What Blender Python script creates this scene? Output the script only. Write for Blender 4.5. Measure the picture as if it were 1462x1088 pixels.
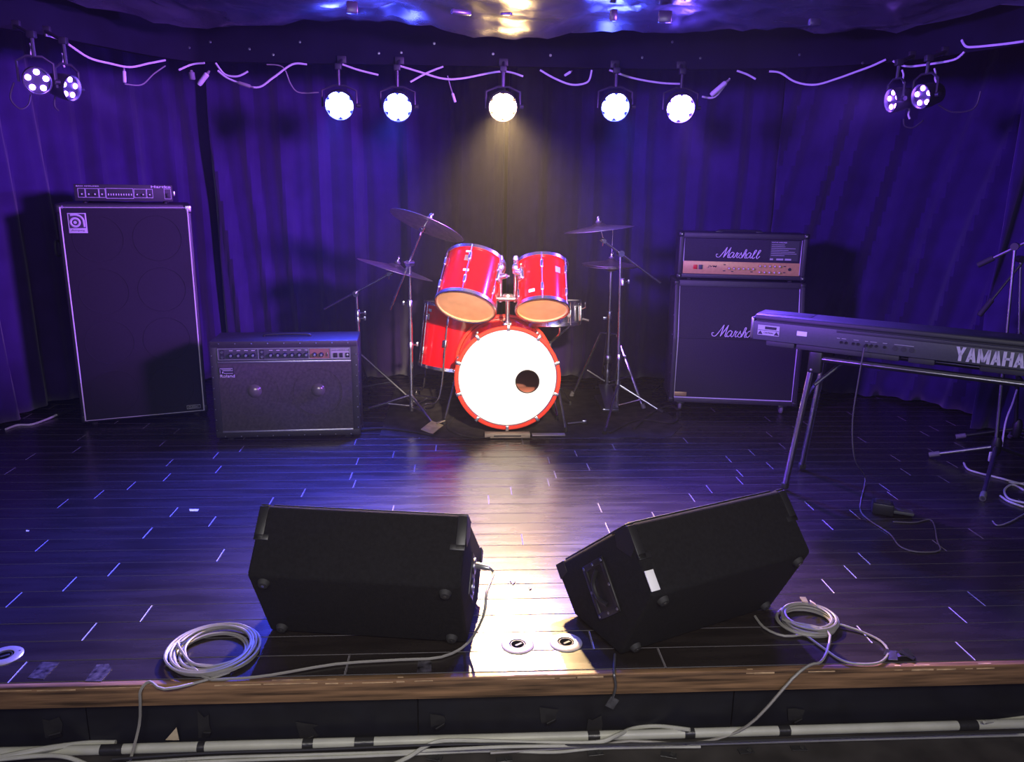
import bpy, bmesh, math, random
from mathutils import Vector, Matrix, Euler
random.seed(7)
PI = math.pi
S = bpy.context.scene
C = S.collection
for _o in list(bpy.data.objects): bpy.data.objects.remove(_o)

# ------------------------------------------------------------------ camera
W_PX, H_PX = 1462.0, 1088.0
F_PX, PITCH, ROLL, YAW, CAM_H = 1115.4, 0.2454, 0.0157, 0.0643, 1.3514
fw = Vector((math.sin(YAW)*math.cos(PITCH), math.cos(YAW)*math.cos(PITCH), -math.sin(PITCH)))
rt0 = Vector((math.cos(YAW), -math.sin(YAW), 0)); up0 = rt0.cross(fw)
rt = math.cos(ROLL)*rt0 + math.sin(ROLL)*up0
up = -math.sin(ROLL)*rt0 + math.cos(ROLL)*up0
CAM = Vector((0, 0, CAM_H))
cd = bpy.data.cameras.new('camera'); cam = bpy.data.objects.new('camera', cd); C.objects.link(cam)
cd.sensor_fit = 'HORIZONTAL'; cd.sensor_width = 36.0; cd.lens = 36.0*F_PX/W_PX
cd.clip_start = 0.05; cd.clip_end = 60
mw = Matrix.Identity(4)
for i in range(3): mw[i][0] = rt[i]; mw[i][1] = up[i]; mw[i][2] = -fw[i]; mw[i][3] = CAM[i]
cam.matrix_world = mw
S.camera = cam

def ray(u, v): return fw + rt*((u-W_PX/2)/F_PX) - up*((v-H_PX/2)/F_PX)
def gp(u, v, z=0.0):            # photo pixel -> point on the level plane z
    d = ray(u, v); return CAM + d*((z-CAM.z)/d.z)
def py(u, v, Y):                # photo pixel -> point on the upright plane y = Y
    d = ray(u, v); return CAM + d*((Y-CAM.y)/d.y)

# ------------------------------------------------------------------ world, exposure, house and fill lights
w = bpy.data.worlds.new('world'); S.world = w; w.use_nodes = True
w.node_tree.nodes['Background'].inputs[0].default_value = (0.34, 0.30, 1.0, 1)
w.node_tree.nodes['Background'].inputs[1].default_value = 0.075
# thin stage haze filling the room
_vs = w.node_tree.nodes.new('ShaderNodeVolumeScatter'); _vs.inputs['Density'].default_value = 0.0030; _vs.inputs['Anisotropy'].default_value = 0.5
w.node_tree.links.new(_vs.outputs[0], w.node_tree.nodes['World Output'].inputs['Volume'])
S.view_settings.view_transform = 'Standard'; S.view_settings.look = 'None'
S.view_settings.exposure = 0.0; S.view_settings.gamma = 1.0; S.view_settings.use_curve_mapping = False

def aim(o, target): o.rotation_euler = (Vector(target)-o.location).to_track_quat('-Z', 'Y').to_euler()
def spot(name, loc, target, energy, col, size_deg, blend=0.4, radius=0.05):
    l = bpy.data.lights.new(name, 'SPOT'); l.energy = energy; l.color = col
    l.spot_size = math.radians(size_deg); l.spot_blend = blend; l.shadow_soft_size = radius
    o = bpy.data.objects.new(name, l); C.objects.link(o); o.location = loc; aim(o, target); return o
def area(name, loc, target, energy, col, sx, sy):
    l = bpy.data.lights.new(name, 'AREA'); l.shape = 'RECTANGLE'; l.size = sx; l.size_y = sy
    l.energy = energy; l.color = col; l.spread = math.radians(100)
    o = bpy.data.objects.new(name, l); C.objects.link(o); o.location = loc; aim(o, target); return o
# dim house lighting over the audience, an added blue fill, a warm follow spot on the drums
area('house_light', (0.2, -0.3, 2.0), (0.2, 2.4, -0.3), 27.0, (1.0, 0.95, 0.86), 2.4, 0.5)
area('blue_fill_light', (0.2, -1.2, 1.5), (0.2, 4.0, 0.9), 14.0, (0.30, 0.26, 1.0), 4.0, 1.2)  # unseen fill added to stand in for blue ambient light, not a fixture
spot('drum_spot', (0.55, 0.45, 1.98), (0.22, 4.2, 0.56), 2100, (1.0, 0.77, 0.55), 17.5, 0.8, 0.06)
# violet washes from the audience side, crossing over the stage onto the opposite curtains
spot('wash_right', (2.6, 1.3, 2.05), (-2.0, 5.2, 1.46), 2800, (0.42, 0.12, 1.0), 33, 0.5, 0.30)
spot('wash_left', (-2.3, 1.3, 2.05), (2.5, 5.0, 1.30), 1750, (0.28, 0.09, 1.0), 36, 0.5, 0.30)

# ------------------------------------------------------------------ materials
MATS = {}
def mat(name, col, rough=0.5, metal=0.0, spec=0.5, emit=None, estr=0.0, var=0.0, vscale=20.0, bump=0.0, bscale=200.0,
        stretch=None, rvar=0.0, coat=0.0, sheen=0.0, wave=None, trans=0.0):
    if name in MATS: return MATS[name]
    m = bpy.data.materials.new(name); m.use_nodes = True; nt = m.node_tree; N = nt.nodes; L = nt.links
    b = N['Principled BSDF']
    b.inputs['Base Color'].default_value = (*col, 1); b.inputs['Roughness'].default_value = rough
    b.inputs['Metallic'].default_value = metal; b.inputs['Specular IOR Level'].default_value = spec
    b.inputs['Coat Weight'].default_value = coat; b.inputs['Coat Roughness'].default_value = 0.08
    b.inputs['Sheen Weight'].default_value = sheen
    if trans: b.inputs['Transmission Weight'].default_value = trans
    if emit: b.inputs['Emission Color'].default_value = (*emit, 1); b.inputs['Emission Strength'].default_value = estr
    tc = N.new('ShaderNodeTexCoord'); mp = N.new('ShaderNodeMapping'); L.new(tc.outputs['Object'], mp.inputs['Vector'])
    if stretch: mp.inputs['Scale'].default_value = stretch
    nz = N.new('ShaderNodeTexNoise'); nz.inputs['Scale'].default_value = vscale; nz.inputs['Detail'].default_value = 5
    L.new(mp.outputs[0], nz.inputs['Vector'])
    if var > 0:
        r = N.new('ShaderNodeMapRange'); r.inputs[1].default_value = 0.3; r.inputs[2].default_value = 0.7
        r.inputs[3].default_value = 1-var; r.inputs[4].default_value = 1+var
        L.new(nz.outputs['Fac'], r.inputs[0])
        mx = N.new('ShaderNodeMix'); mx.data_type = 'RGBA'; mx.blend_type = 'MULTIPLY'; mx.inputs[0].default_value = 1
        mx.inputs[6].default_value = (*col, 1); L.new(r.outputs[0], mx.inputs[7]); L.new(mx.outputs[2], b.inputs['Base Color'])
    if rvar > 0:
        r2 = N.new('ShaderNodeMapRange'); r2.inputs[1].default_value = 0.3; r2.inputs[2].default_value = 0.7
        r2.inputs[3].default_value = max(0.02, rough-rvar); r2.inputs[4].default_value = rough+rvar
        L.new(nz.outputs['Fac'], r2.inputs[0]); L.new(r2.outputs[0], b.inputs['Roughness'])
    if bump > 0:
        bp = N.new('ShaderNodeBump'); bp.inputs['Strength'].default_value = bump; bp.inputs['Distance'].default_value = 0.002
        if wave:
            wv = N.new('ShaderNodeTexWave'); wv.bands_direction = wave; wv.inputs['Scale'].default_value = bscale
            L.new(tc.outputs['Object'], wv.inputs['Vector']); L.new(wv.outputs['Fac'], bp.inputs['Height'])
        else:
            n2 = N.new('ShaderNodeTexNoise'); n2.inputs['Scale'].default_value = bscale; n2.inputs['Detail'].default_value = 3
            L.new(mp.outputs[0], n2.inputs['Vector']); L.new(n2.outputs['Fac'], bp.inputs['Height'])
        L.new(bp.outputs[0], b.inputs['Normal'])
    MATS[name] = m; return m

plank_m = mat('black_stained_oak', (0.016, 0.013, 0.012), 0.27, var=0.35, vscale=3, stretch=(1.0, 7, 7), rvar=0.03)
seam_m = mat('worn_plank_edge', (0.060, 0.055, 0.058), 0.5)
butt_m = mat('pale_butt_joint', (0.18, 0.165, 0.175), 0.5)
under_m = mat('dark_subfloor', (0.004, 0.004, 0.004), 0.8)
nosing_m = mat('varnished_brown_wood', (0.155, 0.088, 0.042), 0.45, var=0.75, vscale=5, stretch=(0.8, 16, 16), bump=0.2, bscale=50)
raw_m = mat('chipped_raw_wood', (0.40, 0.27, 0.145), 0.6, var=0.5, vscale=14, stretch=(2, 10, 10))
riser_m = mat('black_painted_panel', (0.007, 0.0075, 0.011), 0.4, var=0.3, vscale=12, bump=0.1, bscale=40)
lowfloor_m = mat('dark_floor_tile', (0.030, 0.027, 0.025), 0.45, var=0.4, vscale=9)
curtain_m = mat('violet_velvet', (0.026, 0.012, 0.075), 0.95, spec=0.1, sheen=0.25, var=0.2, vscale=6, bump=0.15, bscale=300)
black_wall_m = mat('matt_black_wall', (0.006, 0.006, 0.008), 0.9, var=0.2)
header_m = mat('black_header_board', (0.0035, 0.0035, 0.010), 0.8, spec=0.12, var=0.4, vscale=5)
foil_m = mat('black_plastic_sheet', (0.045, 0.045, 0.060), 0.27, spec=0.8, var=0.4, vscale=3, bump=0.9, bscale=9)
tolex_m = mat('black_tolex', (0.020, 0.020, 0.023), 0.45, bump=0.5, bscale=420, var=0.2, vscale=200)
tolex_g = mat('grey_black_tolex', (0.030, 0.029, 0.030), 0.45, bump=0.5, bscale=420, var=0.2, vscale=200)
cloth_h = mat('black_woven_cloth', (0.007, 0.007, 0.009), 0.8, bump=0.6, bscale=90, wave='Z', var=0.25, vscale=120)
cloth_v = mat('brown_grey_ribbed_cloth', (0.075, 0.066, 0.060), 0.8, bump=0.8, bscale=75, wave='X', var=0.25, vscale=90)
cloth_m = mat('dark_grille_cloth', (0.019, 0.019, 0.021), 0.75, bump=0.4, bscale=160, wave='X', var=0.25, vscale=150)
carpet_m = mat('black_carpet_covering', (0.0075, 0.0075, 0.0085), 0.95, spec=0.2, bump=0.9, bscale=500, var=0.3, vscale=90)
piping_m = mat('white_piping', (0.62, 0.60, 0.62), 0.45)
silver_m = mat('brushed_silver', (0.62, 0.62, 0.62), 0.35, metal=0.9, var=0.1, vscale=80)
chrome_m = mat('chrome', (0.80, 0.80, 0.82), 0.27, metal=1.0, var=0.05)
steel_m = mat('dull_steel', (0.45, 0.45, 0.47), 0.32, metal=1.0, var=0.1)
black_pl = mat('black_plastic', (0.012, 0.012, 0.013), 0.42, bump=0.1, bscale=150)
rubber_m = mat('black_rubber', (0.016, 0.016, 0.016), 0.75)
grey_rub = mat('grey_rubber', (0.16, 0.15, 0.16), 0.7)
red_m = mat('red_lacquer', (0.72, 0.003, 0.006), 0.16, coat=0.6, var=0.06, vscale=40)
redhoop_m = mat('red_hoop_lacquer', (0.70, 0.045, 0.022), 0.25, coat=0.4)
head_w = mat('white_drum_head', (0.86, 0.85, 0.82), 0.4)
head_c = mat('glow_tinted_head', (0.86, 0.45, 0.20), 0.32, var=0.12, vscale=14)  # orange lamp glow through the heads is put into their base colour
felt_m = mat('dark_shell_inside', (0.16, 0.05, 0.035), 0.7)
cymbal_m = mat('bronze_cymbal', (0.72, 0.62, 0.56), 0.42, metal=1.0, bump=0.25, bscale=120, var=0.15, vscale=30)
gold_m = mat('gold_panel', (0.62, 0.40, 0.13), 0.4, metal=0.15, var=0.08, vscale=60)
kbd_m = mat('charcoal_keyboard_case', (0.060, 0.065, 0.070), 0.5, bump=0.2, bscale=300, var=0.1, vscale=100)
kbd_d = mat('dark_keyboard_underside', (0.030, 0.031, 0.034), 0.55)
letter_m = mat('silver_print', (0.62, 0.60, 0.66), 0.5)
white_m = mat('white_paint', (0.75, 0.74, 0.73), 0.5)
label_m = mat('silver_grey_label', (0.42, 0.43, 0.42), 0.5)
dark_ink = mat('dark_ink', (0.015, 0.015, 0.018), 0.6)
cable_g = mat('grey_cable_sheath', (0.21, 0.20, 0.18), 0.5)
cable_w = mat('white_cable_sheath', (0.62, 0.60, 0.62), 0.5)
cable_k = mat('black_cable_sheath', (0.02, 0.02, 0.022), 0.5)
pipe_m = mat('cream_conduit', (0.36, 0.36, 0.31), 0.45, var=0.12, vscale=12)
tape_m = mat('black_gaffer_tape', (0.016, 0.016, 0.017), 0.35, bump=0.6, bscale=60)
clear_t = mat('clear_scuffed_tape', (0.038, 0.035, 0.045), 0.3, var=0.9, vscale=60)
paper_m = mat('tan_cardboard', (0.42, 0.34, 0.22), 0.7, var=0.2, vscale=30)
rug_m = mat('charcoal_stage_mat', (0.030, 0.026, 0.024), 0.9, spec=0.2, var=0.5, vscale=14, bump=0.4, bscale=90)
par_m = mat('black_lamp_housing', (0.018, 0.018, 0.022), 0.45)
red_sw = mat('red_rocker', (0.7, 0.01, 0.015), 0.35)
dome_m = mat('paper_dust_dome', (0.20, 0.175, 0.16), 0.25, metal=0.4)
brass_m = mat('brass_plate', (0.50, 0.38, 0.14), 0.4, metal=0.6)
pit_m = mat('socket_hole_shade', (0.004, 0.004, 0.004), 0.95, spec=0.0)  # flat black paints the shade inside the socket hole on a shallow disc
lid_m = mat('dark_keyboard_lid', (0.016, 0.017, 0.020), 0.5, bump=0.2, bscale=300)
peach_m = mat('socket_ring_plate', (0.58, 0.55, 0.52), 0.35, metal=0.6)

# ------------------------------------------------------------------ mesh helpers
def obj(name, bm, m, parent=None, smooth=True, loc=None):
    me = bpy.data.meshes.new(name); bm.normal_update(); bm.to_mesh(me); bm.free()
    for x in (m if isinstance(m, (list, tuple)) else [m]): me.materials.append(x)
    if smooth and len(me.polygons):
        me.polygons.foreach_set('use_smooth', [True]*len(me.polygons)); me.set_sharp_from_angle(angle=math.radians(38))
    o = bpy.data.objects.new(name, me); C.objects.link(o)
    if parent is not None: o.parent = parent
    if loc is not None: o.location = loc
    return o
def thing(name, label, cat, loc=(0, 0, 0), rotz=0.0, group=None, rot=None):
    o = bpy.data.objects.new(name, None); C.objects.link(o); o.empty_display_size = 0.05
    o.location = loc; o.rotation_euler = rot if rot is not None else (0, 0, rotz)
    o['label'] = label; o['category'] = cat
    if group: o['group'] = group
    return o
def tag(o, label, cat, group=None, kind=None):
    o['label'] = label; o['category'] = cat
    if group: o['group'] = group
    if kind: o['kind'] = kind
    return o
def struct(o): o['kind'] = 'structure'; return o
def B(): return bmesh.new()
def merge(bm, t, M=None):
    if M is not None: t.transform(M)
    me = bpy.data.meshes.new('t'); t.to_mesh(me); t.free(); bm.from_mesh(me); bpy.data.meshes.remove(me)
def rbox(bm, c, s, bev=0.0, seg=2, M=None):
    t = bmesh.new(); bmesh.ops.create_cube(t, size=1.0)
    for v in t.verts: v.co = Vector((v.co.x*s[0]+c[0], v.co.y*s[1]+c[1], v.co.z*s[2]+c[2]))
    if bev > 0: bmesh.ops.bevel(t, geom=list(t.edges), offset=bev, segments=seg, profile=0.5, affect='EDGES', clamp_overlap=True)
    merge(bm, t, M); return bm
def prism(bm, prof, x0, x1, bev=0.0, seg=2, M=None):      # profile in (y,z) pushed along x
    t = bmesh.new(); n = len(prof)
    a = [t.verts.new((x0, p[0], p[1])) for p in prof]; b = [t.verts.new((x1, p[0], p[1])) for p in prof]
    t.faces.new(a); t.faces.new(b[::-1])
    for i in range(n): t.faces.new((a[i], b[i], b[(i+1) % n], a[(i+1) % n]))
    bmesh.ops.recalc_face_normals(t, faces=list(t.faces))
    if bev > 0: bmesh.ops.bevel(t, geom=list(t.edges), offset=bev, segments=seg, profile=0.5, affect='EDGES', clamp_overlap=True)
    merge(bm, t, M); return bm
def smooth_path(pts, n=6, closed=False):
    P = [Vector(p) for p in pts]; out = []; m = len(P)
    if m < 3 and not closed: return P
    rng = range(m if closed else m-1)
    for i in rng:
        if closed: p0, p1, p2, p3 = P[(i-1) % m], P[i], P[(i+1) % m], P[(i+2) % m]
        else: p0, p1, p2, p3 = P[max(i-1, 0)], P[i], P[i+1], P[min(i+2, m-1)]
        for k in range(n):
            t = k/n
            out.append(0.5*((2*p1)+(p2-p0)*t+(2*p0-5*p1+4*p2-p3)*t*t+(3*p1-p0-3*p2+p3)*t**3))
    if not closed: out.append(P[-1])
    return out
def tube(bm, pts, r, seg=8, closed=False, caps=True, M=None):
    P = [Vector(p) for p in pts]
    Q = [P[0]]
    for p in P[1:]:
        if (p-Q[-1]).length > 1e-6: Q.append(p)
    P = Q; n = len(P)
    rs = r if isinstance(r, (list, tuple)) else [r]*n
    rings = []; prev = None
    for i in range(n):
        if closed: d = P[(i+1) % n]-P[i-1]
        else: d = P[min(i+1, n-1)]-P[max(i-1, 0)]
        d.normalize()
        if prev is None:
            a = Vector((0, 0, 1)) if abs(d.z) < 0.9 else Vector((1, 0, 0)); x = d.cross(a).normalized()
        else:
            x = prev - d*prev.dot(d)
            x = x.normalized() if x.length > 1e-6 else d.orthogonal().normalized()
        prev = x; y = d.cross(x); ring = []
        for k in range(seg):
            a = 2*PI*k/seg; p = P[i]+(x*math.cos(a)+y*math.sin(a))*rs[i]
            if M is not None: p = M @ p
            ring.append(bm.verts.new(p))
        rings.append(ring)
    for i in range(n if closed else n-1):
        a, b = rings[i], rings[(i+1) % n]
        for k in range(seg): bm.faces.new((a[k], a[(k+1) % seg], b[(k+1) % seg], b[k]))
    if caps and not closed: bm.faces.new(rings[0][::-1]); bm.faces.new(rings[-1])
    return bm
def lathe(bm, prof, seg=24, M=None):                      # profile (r,z) about z
    rings = []
    for r, z in prof:
        if r < 1e-6:
            p = Vector((0, 0, z)); p = M @ p if M is not None else p; rings.append([bm.verts.new(p)])
        else:
            ring = []
            for k in range(seg):
                a = 2*PI*k/seg; p = Vector((r*math.cos(a), r*math.sin(a), z)); p = M @ p if M is not None else p
                ring.append(bm.verts.new(p))
            rings.append(ring)
    for a, b in zip(rings[:-1], rings[1:]):
        for k in range(seg):
            k2 = (k+1) % seg
            if len(a) == 1 and len(b) == 1: continue
            if len(a) == 1: bm.faces.new((a[0], b[k2], b[k]))
            elif len(b) == 1: bm.faces.new((a[k], a[k2], b[0]))
            else: bm.faces.new((a[k], a[k2], b[k2], b[k]))
    bmesh.ops.recalc_face_normals(bm, faces=list(bm.faces)); return bm
def along(a, b):                                         # matrix taking z-axis onto a->b, origin a
    a = Vector(a); d = (Vector(b)-a); q = d.to_track_quat('Z', 'Y'); return Matrix.Translation(a) @ q.to_matrix().to_4x4()
def facing(c, n):                                        # z-axis onto n at c
    return along(c, Vector(c)+Vector(n))
RX = Matrix.Rotation(PI/2, 4, 'X')                        # lies a z-profile down so that +z faces -y (to the audience)
def T(x, y, z): return Matrix.Translation((x, y, z))
def frontM(x, y, z): return T(x, y, z) @ RX
def poly(bm, pts, th=0.0, M=None):                       # flat polygon in xy with thickness up in z
    t = bmesh.new(); vs = [t.verts.new((p[0], p[1], 0)) for p in pts]; f = t.faces.new(vs)
    if th:
        r = bmesh.ops.extrude_face_region(t, geom=[f])
        for v in [e for e in r['geom'] if isinstance(e, bmesh.types.BMVert)]: v.co.z += th
    bmesh.ops.recalc_face_normals(t, faces=list(t.faces)); merge(bm, t, M); return bm
def text(name, body, m, parent, M, width=None, height=None, ext=0.001, bold=0.0, shear=0.0):
    cu = bpy.data.curves.new('txt', 'FONT'); cu.body = body; cu.size = 1.0; cu.extrude = 0.0; cu.offset = bold; cu.shear = shear
    cu.resolution_u = 3
    o = bpy.data.objects.new('txt', cu); C.objects.link(o)
    bpy.context.view_layer.update()
    me = bpy.data.meshes.new_from_object(o.evaluated_get(bpy.context.evaluated_depsgraph_get()))
    bpy.data.objects.remove(o); bpy.data.curves.remove(cu)
    xs = [v.co.x for v in me.vertices]; ys = [v.co.y for v in me.vertices]
    x0, x1, y0, y1 = min(xs), max(xs), min(ys), max(ys)
    sx = width/(x1-x0) if width else height/(y1-y0); sy = height/(y1-y0) if height else sx
    for v in me.vertices: v.co = Vector(((v.co.x-x0)*sx, (v.co.y-y0)*sy, 0))
    bm = B(); bm.from_mesh(me); bpy.data.meshes.remove(me)
    r = bmesh.ops.extrude_face_region(bm, geom=list(bm.faces))
    for v in [e for e in r['geom'] if isinstance(e, bmesh.types.BMVert)]: v.co.z += ext
    bmesh.ops.recalc_face_normals(bm, faces=list(bm.faces)); bm.transform(M)
    return obj(name, bm, m, parent, smooth=False)

# ------------------------------------------------------------------ the setting
BW = 0.101; Y0 = 3.8849; XL, XR = -3.35, 3.55; FRONT = Y0-19*BW; BACK = Y0+19*BW
bm = B(); rbox(bm, (0.1, (FRONT+BACK)/2, -0.03), (XR-XL, BACK-FRONT, 0.028)); floor = struct(obj('floor', bm, under_m, smooth=False))
def plank(x0, x1, y0, y1, z):
    bm = B(); g = 0.0006; c = 0.0016; ce = 0.0022
    b = [(x0+g, y0+g), (x1-g, y0+g), (x1-g, y1-g), (x0+g, y1-g)]; t = [(x0+g+ce, y0+g+c), (x1-g-ce, y0+g+c), (x1-g-ce, y1-g-c), (x0+g+ce, y1-g-c)]
    lo = [bm.verts.new((x, y, -0.0160)) for x, y in b]; md = [bm.verts.new((x, y, z-0.0012)) for x, y in b]; tp = [bm.verts.new((x, y, z)) for x, y in t]
    bm.faces.new(tp)
    for i in range(4):
        j = (i+1) % 4
        f = bm.faces.new((md[i], md[j], tp[j], tp[i])); f.material_index = 1 if i in (0, 2) else 2
        f = bm.faces.new((lo[i], lo[j], md[j], md[i])); f.material_index = 0
    return obj('plank', bm, [plank_m, seam_m, butt_m], floor, smooth=False)
joints = {}
seen_px = [(1180.8, 836), (1375.8, 927.6), (1393.8, 762.4), (1233.8, 798), (1213.4, 816.4), (1182, 750), (1366, 877), (1393, 854), (18.9, 857.7), (128, 901.7),
 (209, 876), (97.7, 836), (160.5, 815.6), (56.3, 782), (27, 958), (208.4, 763.8), (246, 734), (301.5, 747), (86.4, 722), (138, 709), (317, 790),
 (729.5, 699.8), (697.5, 713.3), (745.3, 769), (822, 647), (839.4, 666), (792, 675.7), (1342, 779.5), (988, 711), (1012, 698), (865, 748.7),
 (932, 734), (1156, 723), (943, 935), (495, 952), (1228, 899), (304, 655), (242, 661), (236, 684), (185, 696), (314, 668)]
for u, v in seen_px:
    g = gp(u, v); r = int(math.floor((Y0-g.y)/BW)); joints.setdefault(r, []).append(g.x)
count = 0
for r in range(-19, 19):
    y1 = Y0-r*BW; y0 = y1-BW
    js = sorted(joints.get(r, []))
    far = r < -6
    L = 1.8 if far else 0.92
    cuts = list(js)
    x = (js[0] if js else XL+random.uniform(0.3, L))
    a = x-L*random.uniform(0.9, 1.1)
    while a > XL+0.15: cuts.append(a); a -= L*random.uniform(0.9, 1.1)
    k = 0; full = sorted(cuts); a = (js[0] if js else x)
    if not js: cuts.append(x)
    nxt = [q for q in js if q > a+0.3]
    while a < XR-0.15:
        a2 = a+L*random.uniform(0.9, 1.1)
        nn = [q for q in js if q > a+0.05]
        if nn and a2 > nn[0]-0.35: a2 = nn[0]
        elif a2 < XR-0.15: cuts.append(a2)
        a = a2
    cuts = sorted(set(round(q, 4) for q in cuts)); cl = [XL]
    for q in cuts:
        if q-cl[-1] > 0.12 and XR-q > 0.12: cl.append(q)
    cl.append(XR)
    for p, q in zip(cl[:-1], cl[1:]): plank(p, q, y0, y1, random.uniform(-0.0003, 0.0003)); count += 1
print('planks', count)

ZF = -0.222
bm = B(); rbox(bm, (0.1, -0.6, ZF-0.02), (8.4, 5.4, 0.04)); struct(obj('floor_audience', bm, lowfloor_m, smooth=False))
# brown nosing along the stage front, with a chipped upper edge
bm = B(); rbox(bm, (0.1, FRONT-0.0115, -0.0345), (XR-XL, 0.022, 0.068), 0.003); nos = struct(obj('trim_1', bm, nosing_m))
bm = B(); x = XL
while x < XR:
    l = random.uniform(0.02, 0.16)
    if random.random() < 0.72:
        h = random.uniform(0.0015, 0.006)
        rbox(bm, (min(x+l/2, XR-0.05), FRONT-0.0222, -0.006-h/2-random.uniform(0, 0.004)), (l, 0.0022, h), 0.0004, 1)
        if random.random() < 0.5: rbox(bm, (min(x+l/2, XR-0.05), FRONT-0.016, -0.0003), (l*0.7, random.uniform(.002, .006), 0.001))
    x += l+random.uniform(0.0, 0.03)
o = obj('chipped_edge', bm, raw_m, nos, smooth=False); o['kind'] = 'stuff'
bm = B(); rbox(bm, (0.1, FRONT+0.045, -0.121), (XR-XL, 0.03, 0.198)); riser = struct(obj('wall_front', bm, under_m, smooth=False))
xs = [XL, -1.13, 0.0, 0.9, XR]; xs = [XL] + sorted([gp(120, 1030, -0.13).x, gp(596, 1020, -0.13).x, gp(1052, 1010, -0.13).x]) + [2.1, XR]
for a, b in zip(xs[:-1], xs[1:]):
    bm = B(); rbox(bm, ((a+b)/2, FRONT+0.024, -0.145), (b-a-0.003, 0.012, 0.152), 0.001, 1); obj('panel', bm, riser_m, riser, smooth=False)
# shell of the room
bm = B(); rbox(bm, (0.1, 5.86, 1.1), (7.4, 0.06, 2.8)); struct(obj('wall_back', bm, black_wall_m, smooth=False))
bm = B(); rbox(bm, (-3.5, 2.6, 1.1), (0.06, 6.6, 2.8)); struct(obj('wall_left', bm, black_wall_m, smooth=False))
bm = B(); rbox(bm, (3.7, 2.6, 1.1), (0.06, 6.6, 2.8)); struct(obj('wall_right', bm, black_wall_m, smooth=False))
bm = B(); rbox(bm, (0.1, 2.6, 2.48), (7.4, 6.6, 0.05)); struct(obj('ceiling', bm, black_wall_m, smooth=False))
# header board the lamps and cables hang from
def _hs():
    pts = [Vector((x, y, 0)) for x, y in ((-2.55, 3.2), (-1.98, 3.86), (-1.56, 4.62), (-1.2, 4.66), (0.2, 4.58), (1.35, 4.49), (2.1, 4.16), (2.38, 3.7), (2.5, 3.3))]
    out = [pts[0]]
    for i in range(len(pts)-1):
        for k in range(1, 5):
            t = k/4; p0, p1, p2, p3 = pts[max(i-1, 0)], pts[i], pts[i+1], pts[min(i+2, len(pts)-1)]
            out.append(0.5*((2*p1)+(p2-p0)*t+(2*p0-5*p1+4*p2-p3)*t*t+(3*p1-p0-3*p2+p3)*t**3))
    return [Vector((p.x, p.y)) for p in out]
HPATH = _hs()
HZ = 1.985
bm = B()
def wallstrip(bm, path, z0, z1, th):
    n = len(path); nor = []
    for i in range(n):
        d = (path[min(i+1, n-1)]-path[max(i-1, 0)]).normalized(); nor.append(Vector((-d.y, d.x)))
    f = [[bm.verts.new((p.x, p.y, z)) for z in (z0, z1)] for p in path]
    b = [[bm.verts.new((p.x+q.x*th, p.y+q.y*th, z)) for z in (z0, z1)] for p, q in zip(path, nor)]
    for i in range(n-1):
        bm.faces.new((f[i][0], f[i+1][0], f[i+1][1], f[i][1])); bm.faces.new((b[i+1][0], b[i][0], b[i][1], b[i+1][1]))
        bm.faces.new((f[i+1][0], f[i][0], b[i][0], b[i+1][0])); bm.faces.new((f[i][1], f[i+1][1], b[i+1][1], b[i][1]))
    bm.faces.new((f[0][0], f[0][1], b[0][1], b[0][0])); bm.faces.new((f[-1][1], f[-1][0], b[-1][0], b[-1][1]))
wallstrip(bm, HPATH, HZ, 2.455, 0.04); hdr = struct(obj('trim_2', bm, header_m))
def hp(u, v, off=0.015):                                  # photo pixel -> point just in front of the header face
    d = ray(u, v); best = None
    for a, b in zip(HPATH[:-1], HPATH[1:]):
        e = (b-a).normalized(); n = Vector((e.y, -e.x)); a2 = a+n*off
        den = d.x*n.x+d.y*n.y
        if abs(den) < 1e-6: continue
        t = (a2.x*n.x+a2.y*n.y)/den; p = CAM+d*t
        s = (Vector((p.x, p.y))-a2).dot(e)
        if t > 0 and -0.06 <= s <= (b-a).length+0.06 and (best is None or t < best[0]): best = (t, p)
    return best[1] if best else py(u, v, 4.5)
for u, v in [(270, 68), (356, 70), (428, 60), (300, 60), (390, 78), (541, 76), (573, 75), (704, 77), (786, 79), (917, 82), (1000, 83), (1142, 78), (1232, 90), (960, 60), (620, 62)]:
    bm = B(); lathe(bm, [(0, 0.004), (0.006, 0.003), (0.008, 0), ], 8, M=facing(hp(u, v, 0.0), (0.03, -1, 0))); obj('screw_head', bm, steel_m, hdr)

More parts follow.
